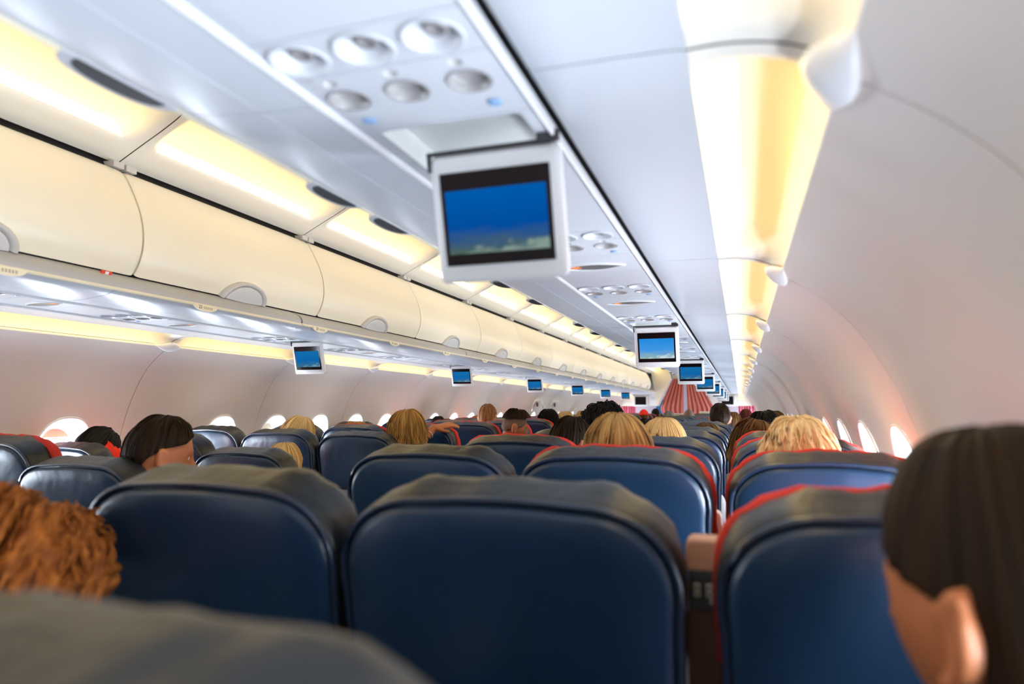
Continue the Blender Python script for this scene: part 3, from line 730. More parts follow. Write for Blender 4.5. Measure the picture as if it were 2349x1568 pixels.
def seat_meshes(hw, seed):
    rnd = random.Random(seed)
    def wob(ring, amp):
        out = []; n = len(ring)
        for i, (x, y, z) in enumerate(ring):
            k = math.sin(i*1.3+seed)*0.5+math.sin(i*2.9+seed*2.1)*0.3+rnd.uniform(-0.4, 0.4)
            out.append((x*(1+amp*k*0.3), y, z+(amp*k*0.12 if z > 1.05 else 0)))
        return out
    layers = [(-0.0, hw-0.004, 1.131, 0), (0.007, hw, 1.135, 0), (0.030, hw+0.002, 1.141, 0.012), (0.055, hw, 1.148, 0.022), (0.076, hw-0.003, 1.152, 0.028), (0.094, hw-0.010, 1.151, 0.02), (0.108, hw-0.026, 1.142, 0.0), (0.117, hw-0.06, 1.12, 0)]
    b = MB(); rings = [wob(lean(outline(h, z, 0.135, 0.115), y), a) for y, h, z, a in layers]
    # two small gathered corners where the cover is seamed
    for r in rings[3:6]:
        for i, (x, y, z) in enumerate(r):
            for c_ in (-(hw-0.12), hw-0.10):
                d = abs(x-c_)
                if z > 1.08 and d < 0.03: r[i] = (x, y, z+0.007*(1-d/0.03))
    b.loft(rings, True, True, True); cushion = mesh('back_cushion', b, 'full')
    cushion.set_sharp_from_angle(angle=math.radians(60))
    # rear leather panel, slightly pillowed
    p = MB(); base = outline(hw-0.012, 1.123, 0.125, 0.105, zb=0.86, taper=0.01)
    zc = 0.985; rr = []
    for k, dy in ((1.0, 0.0), (0.985, -0.006), (0.93, -0.010), (0.7, -0.013), (0.35, -0.015), (0.08, -0.0155)):
        rr.append([(x*k, dy+(1.12-(zc+(z-zc)*k))*LEAN-0.001, zc+(z-zc)*k) for x, z in base])
    p.loft(rr, True, False, True); panel = mesh('rear_panel', p, 'full')
    g_ = MB(); o = outline(hw-0.006, 1.130, 0.133, 0.113, zb=0.86, taper=0.012); g_.tube([(x, -0.003+(1.12-z)*LEAN, z) for x, z in o], 0.0048, 7, True); piping = mesh('piping', g_, 'full')
    # headrest cloth over the front and top
    h = MB(); rings = []
    for y, grow, zt in ((0.078, 0.003, 1.152), (0.092, 0.007, 1.156), (0.112, 0.006, 1.152), (0.128, -0.012, 1.135), (0.132, -0.06, 1.09)):
        rings.append(wob(lean(outline(hw+grow, zt, 0.14, 0.12, zb=0.90, taper=0.0), y), 0.03))
    h.loft(rings, True, True, True); cloth = mesh('headrest_cover', h, 'full')
    t = MB(); t.box(-(hw-0.03), hw-0.03, -0.012, 0.012, 0.60, 0.845); 
    t.v = [(x, y+(1.12-z)*LEAN, z) for x, y, z in t.v]; tray = mesh('tray_table', t)
    k = MB(); k.box(-0.02, 0.02, -0.022, -0.010, 0.835, 0.862); k.v = [(x, y+(1.12-z)*LEAN, z) for x, y, z in k.v]; catch = mesh('tray_latch', k)
    return cushion, panel, piping, cloth, tray, catch
SM = {(w, s): seat_meshes(w, s) for w in (0.235, 0.215) for s in (1, 2, 3)}
s_ = MB(); rings = []
for z, k in ((0.36, 0.94), (0.38, 1.0), (0.44, 1.0), (0.465, 0.96), (0.475, 0.85)):
    rings.append([(x*k*0.222, 0.34+y*k*0.24, z) for x, y in [(math.copysign(abs(math.cos(a))**0.5, math.cos(a)), math.copysign(abs(math.sin(a))**0.5, math.sin(a))) for a in np.linspace(0, 2*PI, 33)[:-1]]])
s_.loft(rings); cushion_me = mesh('seat_cushion', s_, 'full')
lg = MB(); lg.box(-0.20, -0.17, 0.20, 0.24, 0.0, 0.37); lg.box(0.17, 0.20, 0.20, 0.24, 0.0, 0.37); lg.box(-0.20, 0.20, 0.18, 0.26, 0.33, 0.37); leg_me = mesh('leg_frame', lg)
def arm_mesh(x):
    a = MB(); rr_ = []
    for y, z0, z1, w in ((0.22, 0.60, 0.63, 0.006), (0.225, 0.59, 0.645, 0.009), (0.28, 0.585, 0.65, 0.010), (0.50, 0.60, 0.65, 0.010), (0.55, 0.605, 0.648, 0.009), (0.56, 0.615, 0.64, 0.005)):
        rr_.append([(x+w*dx, y, z0+(z1-z0)*dz) for dx, dz in ((-1, 0.15), (-0.8, 0), (0.8, 0), (1, 0.15), (1, 0.85), (0.8, 1), (-0.8, 1), (-1, 0.85))])
    a.loft(rr_); return mesh('armrest', a, True)
ARM = {x: arm_mesh(x) for x in (-0.237, 0.237)}
ROW0, RP = 0.84, 0.78
COLX = {'A': 1.540, 'B': 1.0565, 'C': 0.580, 'D': -0.580, 'E': -1.0565, 'F': -1.540}
COLN = {'A': 'right window', 'B': 'right middle', 'C': 'right aisle', 'D': 'left aisle', 'E': 'left middle', 'F': 'left window'}
RECL = {('D', 2): (0.05, -0.052), ('D', 3): (0.10, -0.062), ('D', 4): (0.0, -0.022), ('C', 1): (0.0, 0.004), ('E', 4): (0.03, -0.012), ('B', 0): (-0.125, 0.0), ('E', 3): (0.03, -0.01), ('F', 3): (0.10, -0.055),
        ('C', 3): (0.06, 0), ('B', 2): (0.0, 0.003), ('A', 2): (0.0, 0.0), ('D', 5): (0.03, 0.0), ('E', 2): (0.0, 0.006)}
rnd = random.Random(7)
RED = {('A', 1), ('A', 2), ('A', 3), ('A', 4), ('B', 2), ('B', 4), ('C', 3), ('D', 5), ('D', 6), ('D', 7), ('E', 5), ('E', 6), ('E', 2), ('F', 3)}
for k in range(6, 22):
    for c in 'ABCDEF':
        if rnd.random() < (0.12 if c in 'ABC' else 0.35): RED.add((c, k))
RED -= {('F', 3), ('B', 4)}
RT = {0: 'partly in the bottom foreground', 1: 'first row ahead'}
seat_proto = {}
for k in range(0, 22):
    for c in 'ABCDEF':
        if k == 0 and c in 'AEF': pass
        dy, dz = RECL.get((c, k), (rnd.choice((0, 0, 0, 0.04)) if k > 4 else 0, rnd.uniform(-0.006, 0.004) if k > 4 else 0))
        red = (c, k) in RED; hw = 0.215 if c in 'AF' else 0.235; sd = rnd.choice((1, 2, 3))
        lab = 'navy leather seat%s, %s column, %s' % (' with red headrest cloth' if red else '', COLN[c], 'row in the bottom foreground' if k == 0 else '%s row ahead' % ('first' if k == 1 else ORD[k-1]))
        t = thing('airliner_seat', lab, 'seat', (COLX[c], ROW0+RP*(k-1), 0), 'navy seats in the %s column' % COLN[c])
        cu, pa, pi, cl, tr, ca = SM[(hw, sd)]
        off = (0, -dy, dz)
        for nm, me, m in (('back_cushion', cu, M_GUSSET), ('rear_panel', pa, M_LEATHER), ('tray_table', tr, M_TRAY)):
            o = obj(nm, me, m, t); o.location = off
            if nm == 'rear_panel': q = obj('piping', pi, M_PIPE, o)
            if nm == 'tray_table' and k < 3: q = obj('tray_latch', ca, M_DARK, o)
        if red: o = obj('headrest_cover', cl, M_RED, t); o.location = off; o['label'] = 'red cloth headrest cover'
        obj('seat_cushion', cushion_me, M_LEATHER, t); obj('leg_frame', leg_me, M_FRAME, t)
        if not (c == 'A' and k in (1,)): obj('armrest', ARM[-0.237 if c in 'ABDE' else (-0.237 if c == 'C' else 0.237)], M_GREYL, t) if c != 'F' else None
# raised armrest with control buttons between the first-row middle and window seats
t = thing('raised_armrest', 'tan armrest folded up, with four buttons, between the first-row right seats', 'armrest', (1.300, 0.975, 0.55))
def rbar(x0, x1, y0, y1, z0, z1, r):
    m = MB(); P = []
    for cx_, cz, a0 in ((x1-r, z1-r, 0), (x0+r, z1-r, PI/2)):
        for i in range(7): a = a0+PI/2*i/6; P.append((cx_+r*math.cos(a), cz+r*math.sin(a)))
    P += [(x0, z0), (x1, z0)]
    m.loft([[(x, y, z) for x, z in P] for y in (y0, y1)]); return m
soft(obj('pad', rbar(-0.016, 0.036, -0.02, 0.03, 0.487, 0.528, 0.010), M_TAN, t), 0.004)
m_ = MB(); m_.box(-0.012, 0.034, -0.021, 0.028, 0.437, 0.489); soft(obj('control_plate', m_, M_DARK, t), 0.002)
for bx in (-0.002, 0.0136):
    for bz_ in (0.4685, 0.4590):
        m_ = MB(); m_.box(bx-0.0040, bx+0.0040, -0.0225, -0.0205, bz_-0.0039, bz_+0.0039); q = soft(obj('button', m_, M_CHROME, t), 0.0008)
        m_ = MB(); m_.box(bx-0.0020, bx+0.0020, -0.0230, -0.0222, bz_-0.0020, bz_+0.0020); obj('symbol', m_, M_DARK, q)
m_ = MB(); m_.box(0.0145, 0.0175, -0.0228, -0.0205, 0.4475, 0.4545); obj('slider', m_, M_CHROME, t)
m_ = MB(); m_.box(-0.016, 0.036, -0.019, 0.03, -0.15, 0.437); obj('arm_base', m_, mat('brown_arm_base', (0.075, 0.030, 0.018), 0.5), t)
t = thing('raised_armrest', 'pale armrest folded up between the second-row right seats', 'armrest', (1.292, 1.79, 0.55))
soft(obj('pad', rbar(-0.016, 0.016, -0.02, 0.03, 0.10, 0.45, 0.014), M_WHITE, t), 0.004)
m_ = MB(); m_.box(-0.014, 0.014, -0.018, 0.028, -0.15, 0.10); obj('arm_base', m_, M_DARK, t)

# ------------------------------------------------------------------ people
from mathutils import noise as MN
E_ = np.array((0.077, 0.098, 0.118))
def head_mb():
    """head centred on the origin, face towards +y"""
    m = MB(); nu, nv = 56, 40; rings = []
    for j in range(1, nv):
        th = PI*j/nv; r = []
        for i in range(nu):
            ph = 2*PI*i/nu
            p = np.array((math.sin(th)*math.sin(ph), math.sin(th)*math.cos(ph), math.cos(th)))
            x, y, z = p
            q = p*E_
            if z < 0: q[0] *= 1-0.30*(-z)**1.4; q[1] *= 1-0.16*(-z)**1.5
            if z < -0.15 and y < 0.1: q[1] += 0.030*min(1, (-z-0.15)*1.6)*(0.1-y)
            if y > 0: q[1] *= 1-0.05*abs(x)
            gs = lambda a, b, s, t: math.exp(-((x-a)/s)**2-((z-b)/t)**2) if y > 0 else 0
            q[1] += 0.024*gs(0, -0.20, 0.12, 0.16)+0.010*gs(0, -0.02, 0.09, 0.2)         # nose
            q[1] -= 0.010*(gs(0.40, 0.02, 0.17, 0.11)+gs(-0.40, 0.02, 0.17, 0.11))        # eye sockets
            q[1] += 0.006*(gs(0.38, 0.20, 0.25, 0.08)+gs(-0.38, 0.20, 0.25, 0.08))        # brow
            q[1] += 0.007*gs(0, -0.48, 0.22, 0.05)+0.006*gs(0, -0.58, 0.20, 0.05)-0.004*gs(0, -0.53, 0.25, 0.02)  # lips
            q[1] += 0.008*gs(0, -0.82, 0.22, 0.12)                                        # chin
            r.append(tuple(q))
        rings.append(r)
    m.loft(rings)
    for s in (-1, 1):                                                                     # ears: rim and bowl
        pts = []
        for i in range(13):
            a = -2.2+4.9*i/12
            pts.append((s*(0.080+0.010*math.sin(max(0, min(PI, a+1.2)))), -0.012-0.019*math.cos(a-0.5)*0.9+0.004, -0.012+0.031*math.sin(a)))
        m.tube(pts, [0.0065]*13, 8)
        m.loft([[(s*xx, -0.014+ry*math.cos(b), -0.014+rz*math.sin(b)) for b in np.linspace(0, 2*PI, 13)[:-1]] for xx, ry, rz in ((0.066, 0.014, 0.024), (0.079, 0.017, 0.028), (0.083, 0.015, 0.025))])
        m.tube([(s*0.078, -0.006, -0.035), (s*0.080, -0.004, -0.045)], 0.008, 8)
    return m
def ball(m, c, r, n=10):
    c = np.array(c); rings = []
    for j in range(1, n):
        th = PI*j/n; rings.append([tuple(c+np.array((math.sin(th)*math.cos(a), math.sin(th)*math.sin(a), math.cos(th)))*r) for a in np.linspace(0, 2*PI, 2*n+1)[:-1]])
    m.loft(rings)
def limb(m, pts, rad):
    P = [np.array(p, float) for p in pts]
    path = []; rr = []
    for i in range(len(P)-1):
        for t in np.linspace(0, 1, 7)[:-1]:
            path.append(P[i]*(1-t)+P[i+1]*t); rr.append(rad[i]*(1-t)+rad[i+1]*t)
    path.append(P[-1]); rr.append(rad[-1]); m.tube(path, rr, 14)
    for p, r in zip(P, rad): ball(m, p, r)
def remeshed(m, voxel, name, sm=3):
    o = obj('build', m, None); r = o.modifiers.new('r', 'REMESH'); r.mode = 'VOXEL'; r.voxel_size = voxel
    s = o.modifiers.new('s', 'SMOOTH'); s.factor = 0.5; s.iterations = sm
    me = evaluated(o); kill(o); me.name = name
    me.polygons.foreach_set('use_smooth', [True]*len(me.polygons)); return me
def hand(m, wrist, d, up, side, spread=0.3, curl=0.5):
    """palm, four unequal bent fingers and a thumb; d = direction of the hand, up = back of the hand, side=+1 when the thumb lies along d x up"""
    w = np.array(wrist, float); d = np.array(d, float)/np.linalg.norm(d); up = np.array(up, float); up -= d*up.dot(d); up /= np.linalg.norm(up); s = np.cross(d, up)*side
    rings = []
    for t, hw, ht in ((0, 0.026, 0.018), (0.03, 0.034, 0.016), (0.07, 0.040, 0.014), (0.09, 0.040, 0.011)):
        c = w+d*t; rings.append([tuple(c+s*hw*math.cos(a)+up*ht*math.sin(a)) for a in np.linspace(0, 2*PI, 15)[:-1]])
    m.loft(rings)
    for k, (off, L) in enumerate(((0.029, 0.070), (0.010, 0.080), (-0.010, 0.074), (-0.029, 0.058))):
        b = w+d*0.083+s*off; dd = d+s*off*spread*6; dd /= np.linalg.norm(dd); pts = [b]; ang = 0
        for j, f in enumerate((0.45, 0.3, 0.25)):
            ang += curl*(0.35, 0.75, 0.5)[j]; pts.append(pts[-1]+(dd*math.cos(ang)-up*math.sin(ang))*L*f)
        limb(m, pts, [0.0095, 0.009, 0.0082, 0.0072])
    b = w+d*0.022+s*0.026; t1 = b+(d*0.6+s*0.75-up*0.15)*0.040; t2 = t1+(d*0.9+s*0.25-up*0.3)*0.032
    limb(m, [b, t1, t2], [0.0125, 0.0105, 0.009])
def rot(yaw, pitch, roll=0):
    return Matrix.Rotation(yaw, 4, 'Z') @ Matrix.Rotation(pitch, 4, 'X') @ Matrix.Rotation(roll, 4, 'Y')
HEADMB = head_mb()
VARS = {}
def variant(key, yaw=0, pitch=0, roll=0, hoff=(0, 0, 0), arm=None, voxel=0.0085, lean_=0.0):
    """seated figure facing +y; returns meshes and the head matrix. hoff moves the head relative to the usual place"""
    if key in VARS: return VARS[key]
    H = np.array((0+hoff[0], 0.30+hoff[1], 1.105+hoff[2]))
    HM = Matrix.Translation(H) @ rot(yaw, pitch, roll)
    b = MB(); b.add([tuple(HM @ Vector(p)) for p in HEADMB.v], HEADMB.f)
    def tq(x, y, z):
        k = max(0, min(1, (z-0.5)/0.5)); return (x+hoff[0]*k*0.7, y+hoff[1]*k*0.8, z+hoff[2]*k*0.6)
    def torso(m, g=0.0, top=True):
        rings = []
        R_ = [(0.46, 0.30, 0.155, 0.10), (0.52, 0.285, 0.170, 0.115), (0.60, 0.27, 0.150, 0.110), (0.70, 0.255, 0.142, 0.100), (0.80, 0.25, 0.158, 0.105), (0.88, 0.25, 0.172, 0.105), (0.935, 0.25, 0.165, 0.090), (0.965, 0.252, 0.115, 0.070), (0.985, 0.258, 0.062+g*0.3, 0.058)]
        for z, y, rx, ry in R_:
            c = tq(0, y, z); rings.append([(c[0]+(rx+g)*math.cos(a), c[1]+(ry+g)*math.sin(a), c[2]) for a in np.linspace(0, 2*PI, 25)[:-1]])
        m.loft(rings)
    torso(b)
    nb = np.array(tq(0, 0.262, 0.955)); hb = H+np.array(HM.to_3x3() @ Vector((0, -0.025, -0.06)))
    limb(b, [nb, nb*0.45+hb*0.55, hb], [0.060, 0.054, 0.054])
    arms = {}
    for s in (-1, 1):
        sh = np.array(tq(s*0.172, 0.252, 0.905))
        if arm and s == -1: el, wr = np.array(arm[0]), np.array(arm[1]); hd, up = arm[2], arm[3]
        else: el = np.array((s*0.205, 0.33+hoff[1]*0.4, 0.68)); wr = np.array((s*0.10, 0.53, 0.63)); hd, up = (-s*0.5, 0.85, -0.1), (0, 0.1, 1)
        arms[s] = (sh, el, wr)
        limb(b, [sh, el, wr], [0.050, 0.040, 0.025]); hand(b, wr, hd, up, -1 if s == 1 else 1, 0.45 if (arm and s == -1) else 0.2, 0.35 if (arm and s == -1) else 0.6)
        limb(b, [(s*0.095, 0.30, 0.535), (s*0.105, 0.70, 0.535)], [0.080, 0.060]); limb(b, [(s*0.105, 0.70, 0.53), (s*0.105, 0.68, 0.095)], [0.056, 0.036])
        limb(b, [(s*0.105, 0.67, 0.055), (s*0.11, 0.80, 0.04), (s*0.11, 0.86, 0.032)], [0.036, 0.034, 0.024])
    body = remeshed(b, voxel, 'body')
    c = MB(); torso(c, 0.016)
    for s in (-1, 1):
        sh, el, wr = arms[s]; e = el*0.35+wr*0.65 if not (arm and s == -1) else el*0.55+wr*0.45
        limb(c, [sh, el, e], [0.064, 0.054, 0.044])
    limb(c, [nb+np.array((0, 0, -0.02)), nb+np.array((0, 0, 0.012))], [0.068, 0.066])
    shirt = remeshed(c, 0.014, 'shirt', 2)
    t = MB()
    for s in (-1, 1):
        limb(t, [(s*0.085, 0.29, 0.525), (s*0.105, 0.70, 0.535)], [0.098, 0.073]); limb(t, [(s*0.105, 0.70, 0.53), (s*0.105, 0.68, 0.11)], [0.070, 0.054])
    t.loft([[(rx*math.cos(a), 0.29+ry*math.sin(a), z) for a in np.linspace(0, 2*PI, 25)[:-1]] for z, rx, ry in ((0.44, 0.16, 0.11), (0.52, 0.182, 0.128), (0.58, 0.165, 0.122))])
    trousers = remeshed(t, 0.016, 'trousers', 2)
    sh_ = MB()
    for s in (-1, 1): limb(sh_, [(s*0.105, 0.665, 0.055), (s*0.11, 0.80, 0.045), (s*0.11, 0.87, 0.038)], [0.046, 0.043, 0.034])
    sh_.v = [(x, y, max(z, 0.002)) for x, y, z in sh_.v]; shoes = mesh('shoes', sh_, 'full')
    VARS[key] = (body, shirt, trousers, shoes, HM); return VARS[key]
eye = MB(); [ball(eye, (s*0.030, 0.0715, 0.003), 0.0118, 8) for s in (-1, 1)]; EYE = mesh('eyes', eye, 'full')
iris = MB(); [ball(iris, (s*0.0305, 0.0785, 0.003), 0.0058, 6) for s in (-1, 1)]; IRIS = mesh('irises', iris, 'full')
M_EYE = mat('eye_white', (0.75, 0.73, 0.70), 0.25); M_IRIS = mat('iris_brown', (0.05, 0.03, 0.02), 0.2)
HAIRM = {}
def hair_mesh(kind, seed=1):
    if (kind, seed) in HAIRM: return HAIRM[(kind, seed)]
    rnd = random.Random(seed*17+len(kind))
    cfg = dict(nape=(0.026, 0.10, 0.003, 0, 116), short=(0.010, 0, 0.0025, 0, 116), fade=(0.017, 0, 0.004, 0, 84), top=(0.026, 0, 0.006, 0, 70), long=(0.016, 0.20, 0.003, 0.2, 110), bob=(0.022, 0.10, 0.004, 0.15, 110),
               wavy=(0.022, 0.22, 0.007, 1.0, 110), messy=(0.024, 0.05, 0.007, 0.6, 116), curly=(0.050, 0.02, 0.014, 0, 118), bigcurl=(0.075, 0.13, 0.022, 0, 112), fringe=(0.003, 0, 0.001, 0, 118), stubble=(0.0016, 0, 0, 0, 112))[kind]
    th0, drop, ridge, wave, back = cfg
    NPH, NT = (176, 40) if kind not in ('stubble', 'fringe') else (64, 24)
    K = [(rnd.choice((9, 13, 17, 23, 31, 41, 57)), rnd.uniform(0, 6.28), rnd.uniform(0.3, 1), rnd.uniform(-2, 2)) for _ in range(9)]
    front, side = (50, 88) if kind not in ('stubble',) else (58, 96)
    if kind in ('fade', 'top', 'short'): side = {'fade': 74, 'top': 60, 'short': 82}[kind]
    if kind == 'nape': side = 88; front = 54
    if kind == 'fringe': front, side = 60, 95
    def tmax(a):          # a = |azimuth| from the face, degrees
        if a < 60: v = front+(side-front)*(a/60)**2*0.6
        elif a < 100: v = front+(side-front)*0.6+(side-(front+(side-front)*0.6))*(a-60)/40
        else: v = side+(back-side)*min(1, (a-100)/40)
        return math.radians(v)
    def hang(a):
        if not drop: return 0
        return drop*max(0, min(1, (a-62)/22)) if kind != 'nape' else drop*max(0, min(1, (a-98)/14))
    def surf(ph, t, lift=0.0):
        """t 0..1 from crown to tip"""
        a = abs(math.degrees(math.atan2(math.sin(ph), math.cos(ph)))); tm = tmax(a); hg = hang(a); Lc = tm*0.10; L = Lc+hg
        d = t*L; fall = 0.0
        if hg > 0 and tm > math.radians(92):
            tc = math.radians(92)
        else: tc = tm
        Lc2 = tc*0.10; L = Lc2+(hg+(tm-tc)*0.10 if hg > 0 else 0); d = t*L
        if d <= Lc2 or L <= Lc2: th = d/0.10; fall = 0
        else: th = tc; fall = d-Lc2
        n = np.array((math.sin(th)*math.sin(ph), math.sin(th)*math.cos(ph), math.cos(th)))
        thick = th0*(0.55+0.45*min(1, th/0.5)) if kind not in ('stubble', 'fringe') else th0
        if kind == 'nape': thick *= 0.2+0.95*max(0, n[2])**3
        if kind == 'top': thick *= 0.6+0.8*max(0, n[1])+0.5*max(0, n[2])
        if kind in ('wavy', 'bob', 'long', 'messy'): thick *= 1+0.25*abs(n[0])
        sw = sum(w*math.sin(k*ph+p+c*d*wave*22) for k, p, w, c in K)/4.0
        e = ridge*sw
        q = n*(E_+thick+lift)+n*e*(0.3+0.7*min(1, th))
        if th > 1.2 and n[1] < 0.1 and fall == 0 and kind in ('short', 'stubble', 'fringe', 'fade'):
            zz = -n[2]
            if zz > 0.15: q[1] += 0.030*min(1, (zz-0.15)*1.6)*(0.1-n[1])
        if fall:
            q[2] -= fall
            fl = 1+0.9*fall*(1 if kind in ('wavy', 'bigcurl') else 0.3); q[0] *= fl; q[1] = q[1]*fl if q[1] < 0 else q[1]*(1-0.8*min(1, fall*3))
            q[0] += wave*0.008*math.sin(fall*42+ph*5+seed); q[1] += wave*0.006*math.cos(fall*38+ph*4)
            if t > 0.93: q[0] *= 1-(t-0.93)*2.4; q[1] *= 1-(t-0.93)*2.0
        if kind in ('curly', 'bigcurl'):
            v = MN.voronoi(Vector(q)*(30 if kind == 'curly' else 26)+Vector((seed, 0, 0)))[0]; q = q+n*ridge*1.4*(0.6-min(1, v[0])*1.3)+n*0.012*MN.noise(Vector(q)*9+Vector((seed*3, 0, 0)))
        if kind == 'messy': q = q+n*0.010*MN.noise(Vector(q)*16+Vector((seed*3, 1, 0)))
        return q
    m = MB(); rings = []
    for j in range(1, NT+1):
        t = j/NT; rings.append([tuple(surf(2*PI*i/NPH, t)) for i in range(NPH)])
    rings.append([tuple(np.array(p)*np.array((0.93, 0.93, 1))+np.array((0, 0, 0.004))) for p in rings[-1]])
    m.loft(rings, True, True, False)
    n_shell = len(m.v)
    uvs = [((i/NPH), j/NT) for j in range(1, NT+2) for i in range(NPH)]
    nst = {'messy': 260, 'wavy': 240, 'long': 170, 'bob': 200, 'bigcurl': 260, 'curly': 120, 'short': 60, 'top': 90, 'fade': 60}.get(kind, 0)
    for s in range(nst):
        ph = rnd.uniform(0, 2*PI); t0 = rnd.uniform(0.02, 0.5); t1 = min(1.0, t0+rnd.uniform(0.3, 0.6)); dph = rnd.uniform(-0.25, 0.25)*(2.0 if kind == 'messy' else 1); pts = []
        lift = rnd.uniform(0.0, 0.004) if kind in ('short', 'fade', 'long') else rnd.uniform(0.0, 0.008)
        for q in range(9):
            u = q/8; p = surf(ph+dph*u, t0+(t1-t0)*u, lift*math.sin(PI*min(1, u*1.1+0.05)))
            if kind in ('bigcurl', 'curly'): p = p+np.array((math.cos(q*1.7+s), math.sin(q*1.7+s), math.cos(q*1.3)))*0.008
            pts.append(tuple(p))
        n0 = len(m.v); m.tube(pts, [0.0011+0.0016*math.sin(PI*(q+0.5)/9) for q in range(9)], 3)
        c = rnd.random(); uvs += [(c, q/8) for q in range(9) for _ in range(3)]
    me = bpy.data.meshes.new('hair'); me.from_pydata(m.v, [], m.f)
    uvl = me.uv_layers.new(name='UVMap')
    idx = np.zeros(len(me.loops), int); me.loops.foreach_get('vertex_index', idx)
    U = np.array(uvs)[idx]; uvl.data.foreach_set('uv', U.ravel())
    bm = bmesh.new(); bm.from_mesh(me); bmesh.ops.recalc_face_normals(bm, faces=bm.faces); bm.to_mesh(me); bm.free()
    me.polygons.foreach_set('use_smooth', [True]*len(me.polygons)); HAIRM[(kind, seed)] = me; return me
def hmat(name, c1, c2, sx=70, sy=1.5): return mat(name, c1, 0.55, 0.12, uvstreak=(c2, sx, sy))
H_DKB = hmat('hair_dark_brown', (0.026, 0.012, 0.004), (0.009, 0.004, 0.002)); H_BLK = hmat('hair_black', (0.010, 0.008, 0.007), (0.003, 0.003, 0.003))
H_BRN = hmat('hair_brown', (0.16, 0.075, 0.022), (0.05, 0.022, 0.008)); H_DBL = hmat('hair_dark_blonde', (0.62, 0.36, 0.12), (0.20, 0.10, 0.03))
H_BL = hmat('hair_blonde', (0.85, 0.60, 0.27), (0.55, 0.33, 0.12)); H_PBL = hmat('hair_pale_blonde', (0.95, 0.80, 0.50), (0.72, 0.50, 0.22), 45, 3)
H_RED = hmat('hair_ginger_brown', (0.42, 0.13, 0.022), (0.14, 0.035, 0.008), 60, 14); H_AUB = hmat('hair_auburn', (0.12, 0.02, 0.015), (0.04, 0.008, 0.006)); H_GRY = hmat('hair_grey', (0.30, 0.28, 0.26), (0.12, 0.11, 0.10))
H_STB = mat('stubble', (0.17, 0.10, 0.065), 0.7); H_COP = hmat('hair_copper', (0.36, 0.15, 0.05), (0.13, 0.05, 0.015))
SK = mat('skin_tan', (0.48, 0.165, 0.065), 0.5, 0.4, bump=(120, 0.05, 0.001)); SK2 = mat('skin_light', (0.58, 0.28, 0.17), 0.5, 0.4); SK3 = mat('skin_brown', (0.26, 0.13, 0.08), 0.5, 0.4)
def cloth(name, c): return mat(name, c, 0.85, 0.2, bump=(18, 0.35, 0.01))
C_RED = M_RED_SHIRT; C_NVY = cloth('navy_cloth', (0.02, 0.03, 0.07)); C_GRY = cloth('grey_cloth', (0.25, 0.25, 0.26)); C_BLK = cloth('black_cloth', (0.015, 0.015, 0.017)); C_WHT = cloth('white_cloth', (0.72, 0.71, 0.69)); C_BLU = cloth('blue_cloth', (0.06, 0.14, 0.32)); C_GRN = cloth('green_cloth', (0.08, 0.13, 0.07)); C_JEAN = cloth('denim', (0.05, 0.08, 0.15))
def put(name, me, m, parent, mw=None):
    if not me.materials: me.materials.append(m)
    o = bpy.data.objects.new(name, me); COL.objects.link(o); o.parent = parent
    o.material_slots[0].link = 'OBJECT'; o.material_slots[0].material = m
    if mw is not None: o.matrix_local = mw
    return o
def person(hx, hy, ztop, label, hk='short', hm=H_BRN, skin=SK2, shirt=C_GRY, trs=C_JEAN, var=('straight', {}), seed=1, group=None, extra=None, htop=0.0):
    body, sh, tr, sho, HM = variant(var[0], **var[1])
    topz = HM.translation.z+0.118+{'short': .008, 'fade': .014, 'top': .022, 'long': .012, 'bob': .016, 'wavy': .016, 'messy': .022, 'curly': .045, 'nape': .030, 'bigcurl': .06, 'fringe': .003}[hk]
    k = ztop/topz
    r = thing('person', label, 'person', (hx-HM.translation.x*k, hy-HM.translation.y*k, 0)); r.scale = (k*(0.95 if abs(hx) > 1.45 else 1), k, k)
    put('body', body, skin, r); put('shirt', sh, shirt, r); put('trousers', tr, trs, r); put('shoes', sho, C_BLK, r)
    h = put('hair', hair_mesh(hk, seed), hm, r, HM)
    if hk in ('fade', 'top'): q = put('stubble', hair_mesh('stubble'), H_STB, h)
    e = put('eyes', EYE, M_EYE, r, HM); put('irises', IRIS, M_IRIS, e)
    return r, HM, k
ST = ('straight', {})
DOWN = ('down', dict(pitch=math.radians(-28), hoff=(0, 0.03, -0.02)))
RIGHTD = ('right_down', dict(yaw=math.radians(-30), pitch=math.radians(-12), hoff=(0.03, 0.02, -0.01)))
PROF = ('profile_right', dict(yaw=math.radians(-62), pitch=math.radians(-14), hoff=(0.03, 0.02, 0.0)))
FGR = ('near_right', dict(yaw=math.radians(38), pitch=math.radians(-6), hoff=(0, 0.14, -0.01), voxel=0.0055))
TILT = ('tilt', dict(roll=math.radians(14), pitch=math.radians(-10), hoff=(-0.02, 0.01, -0.01)))
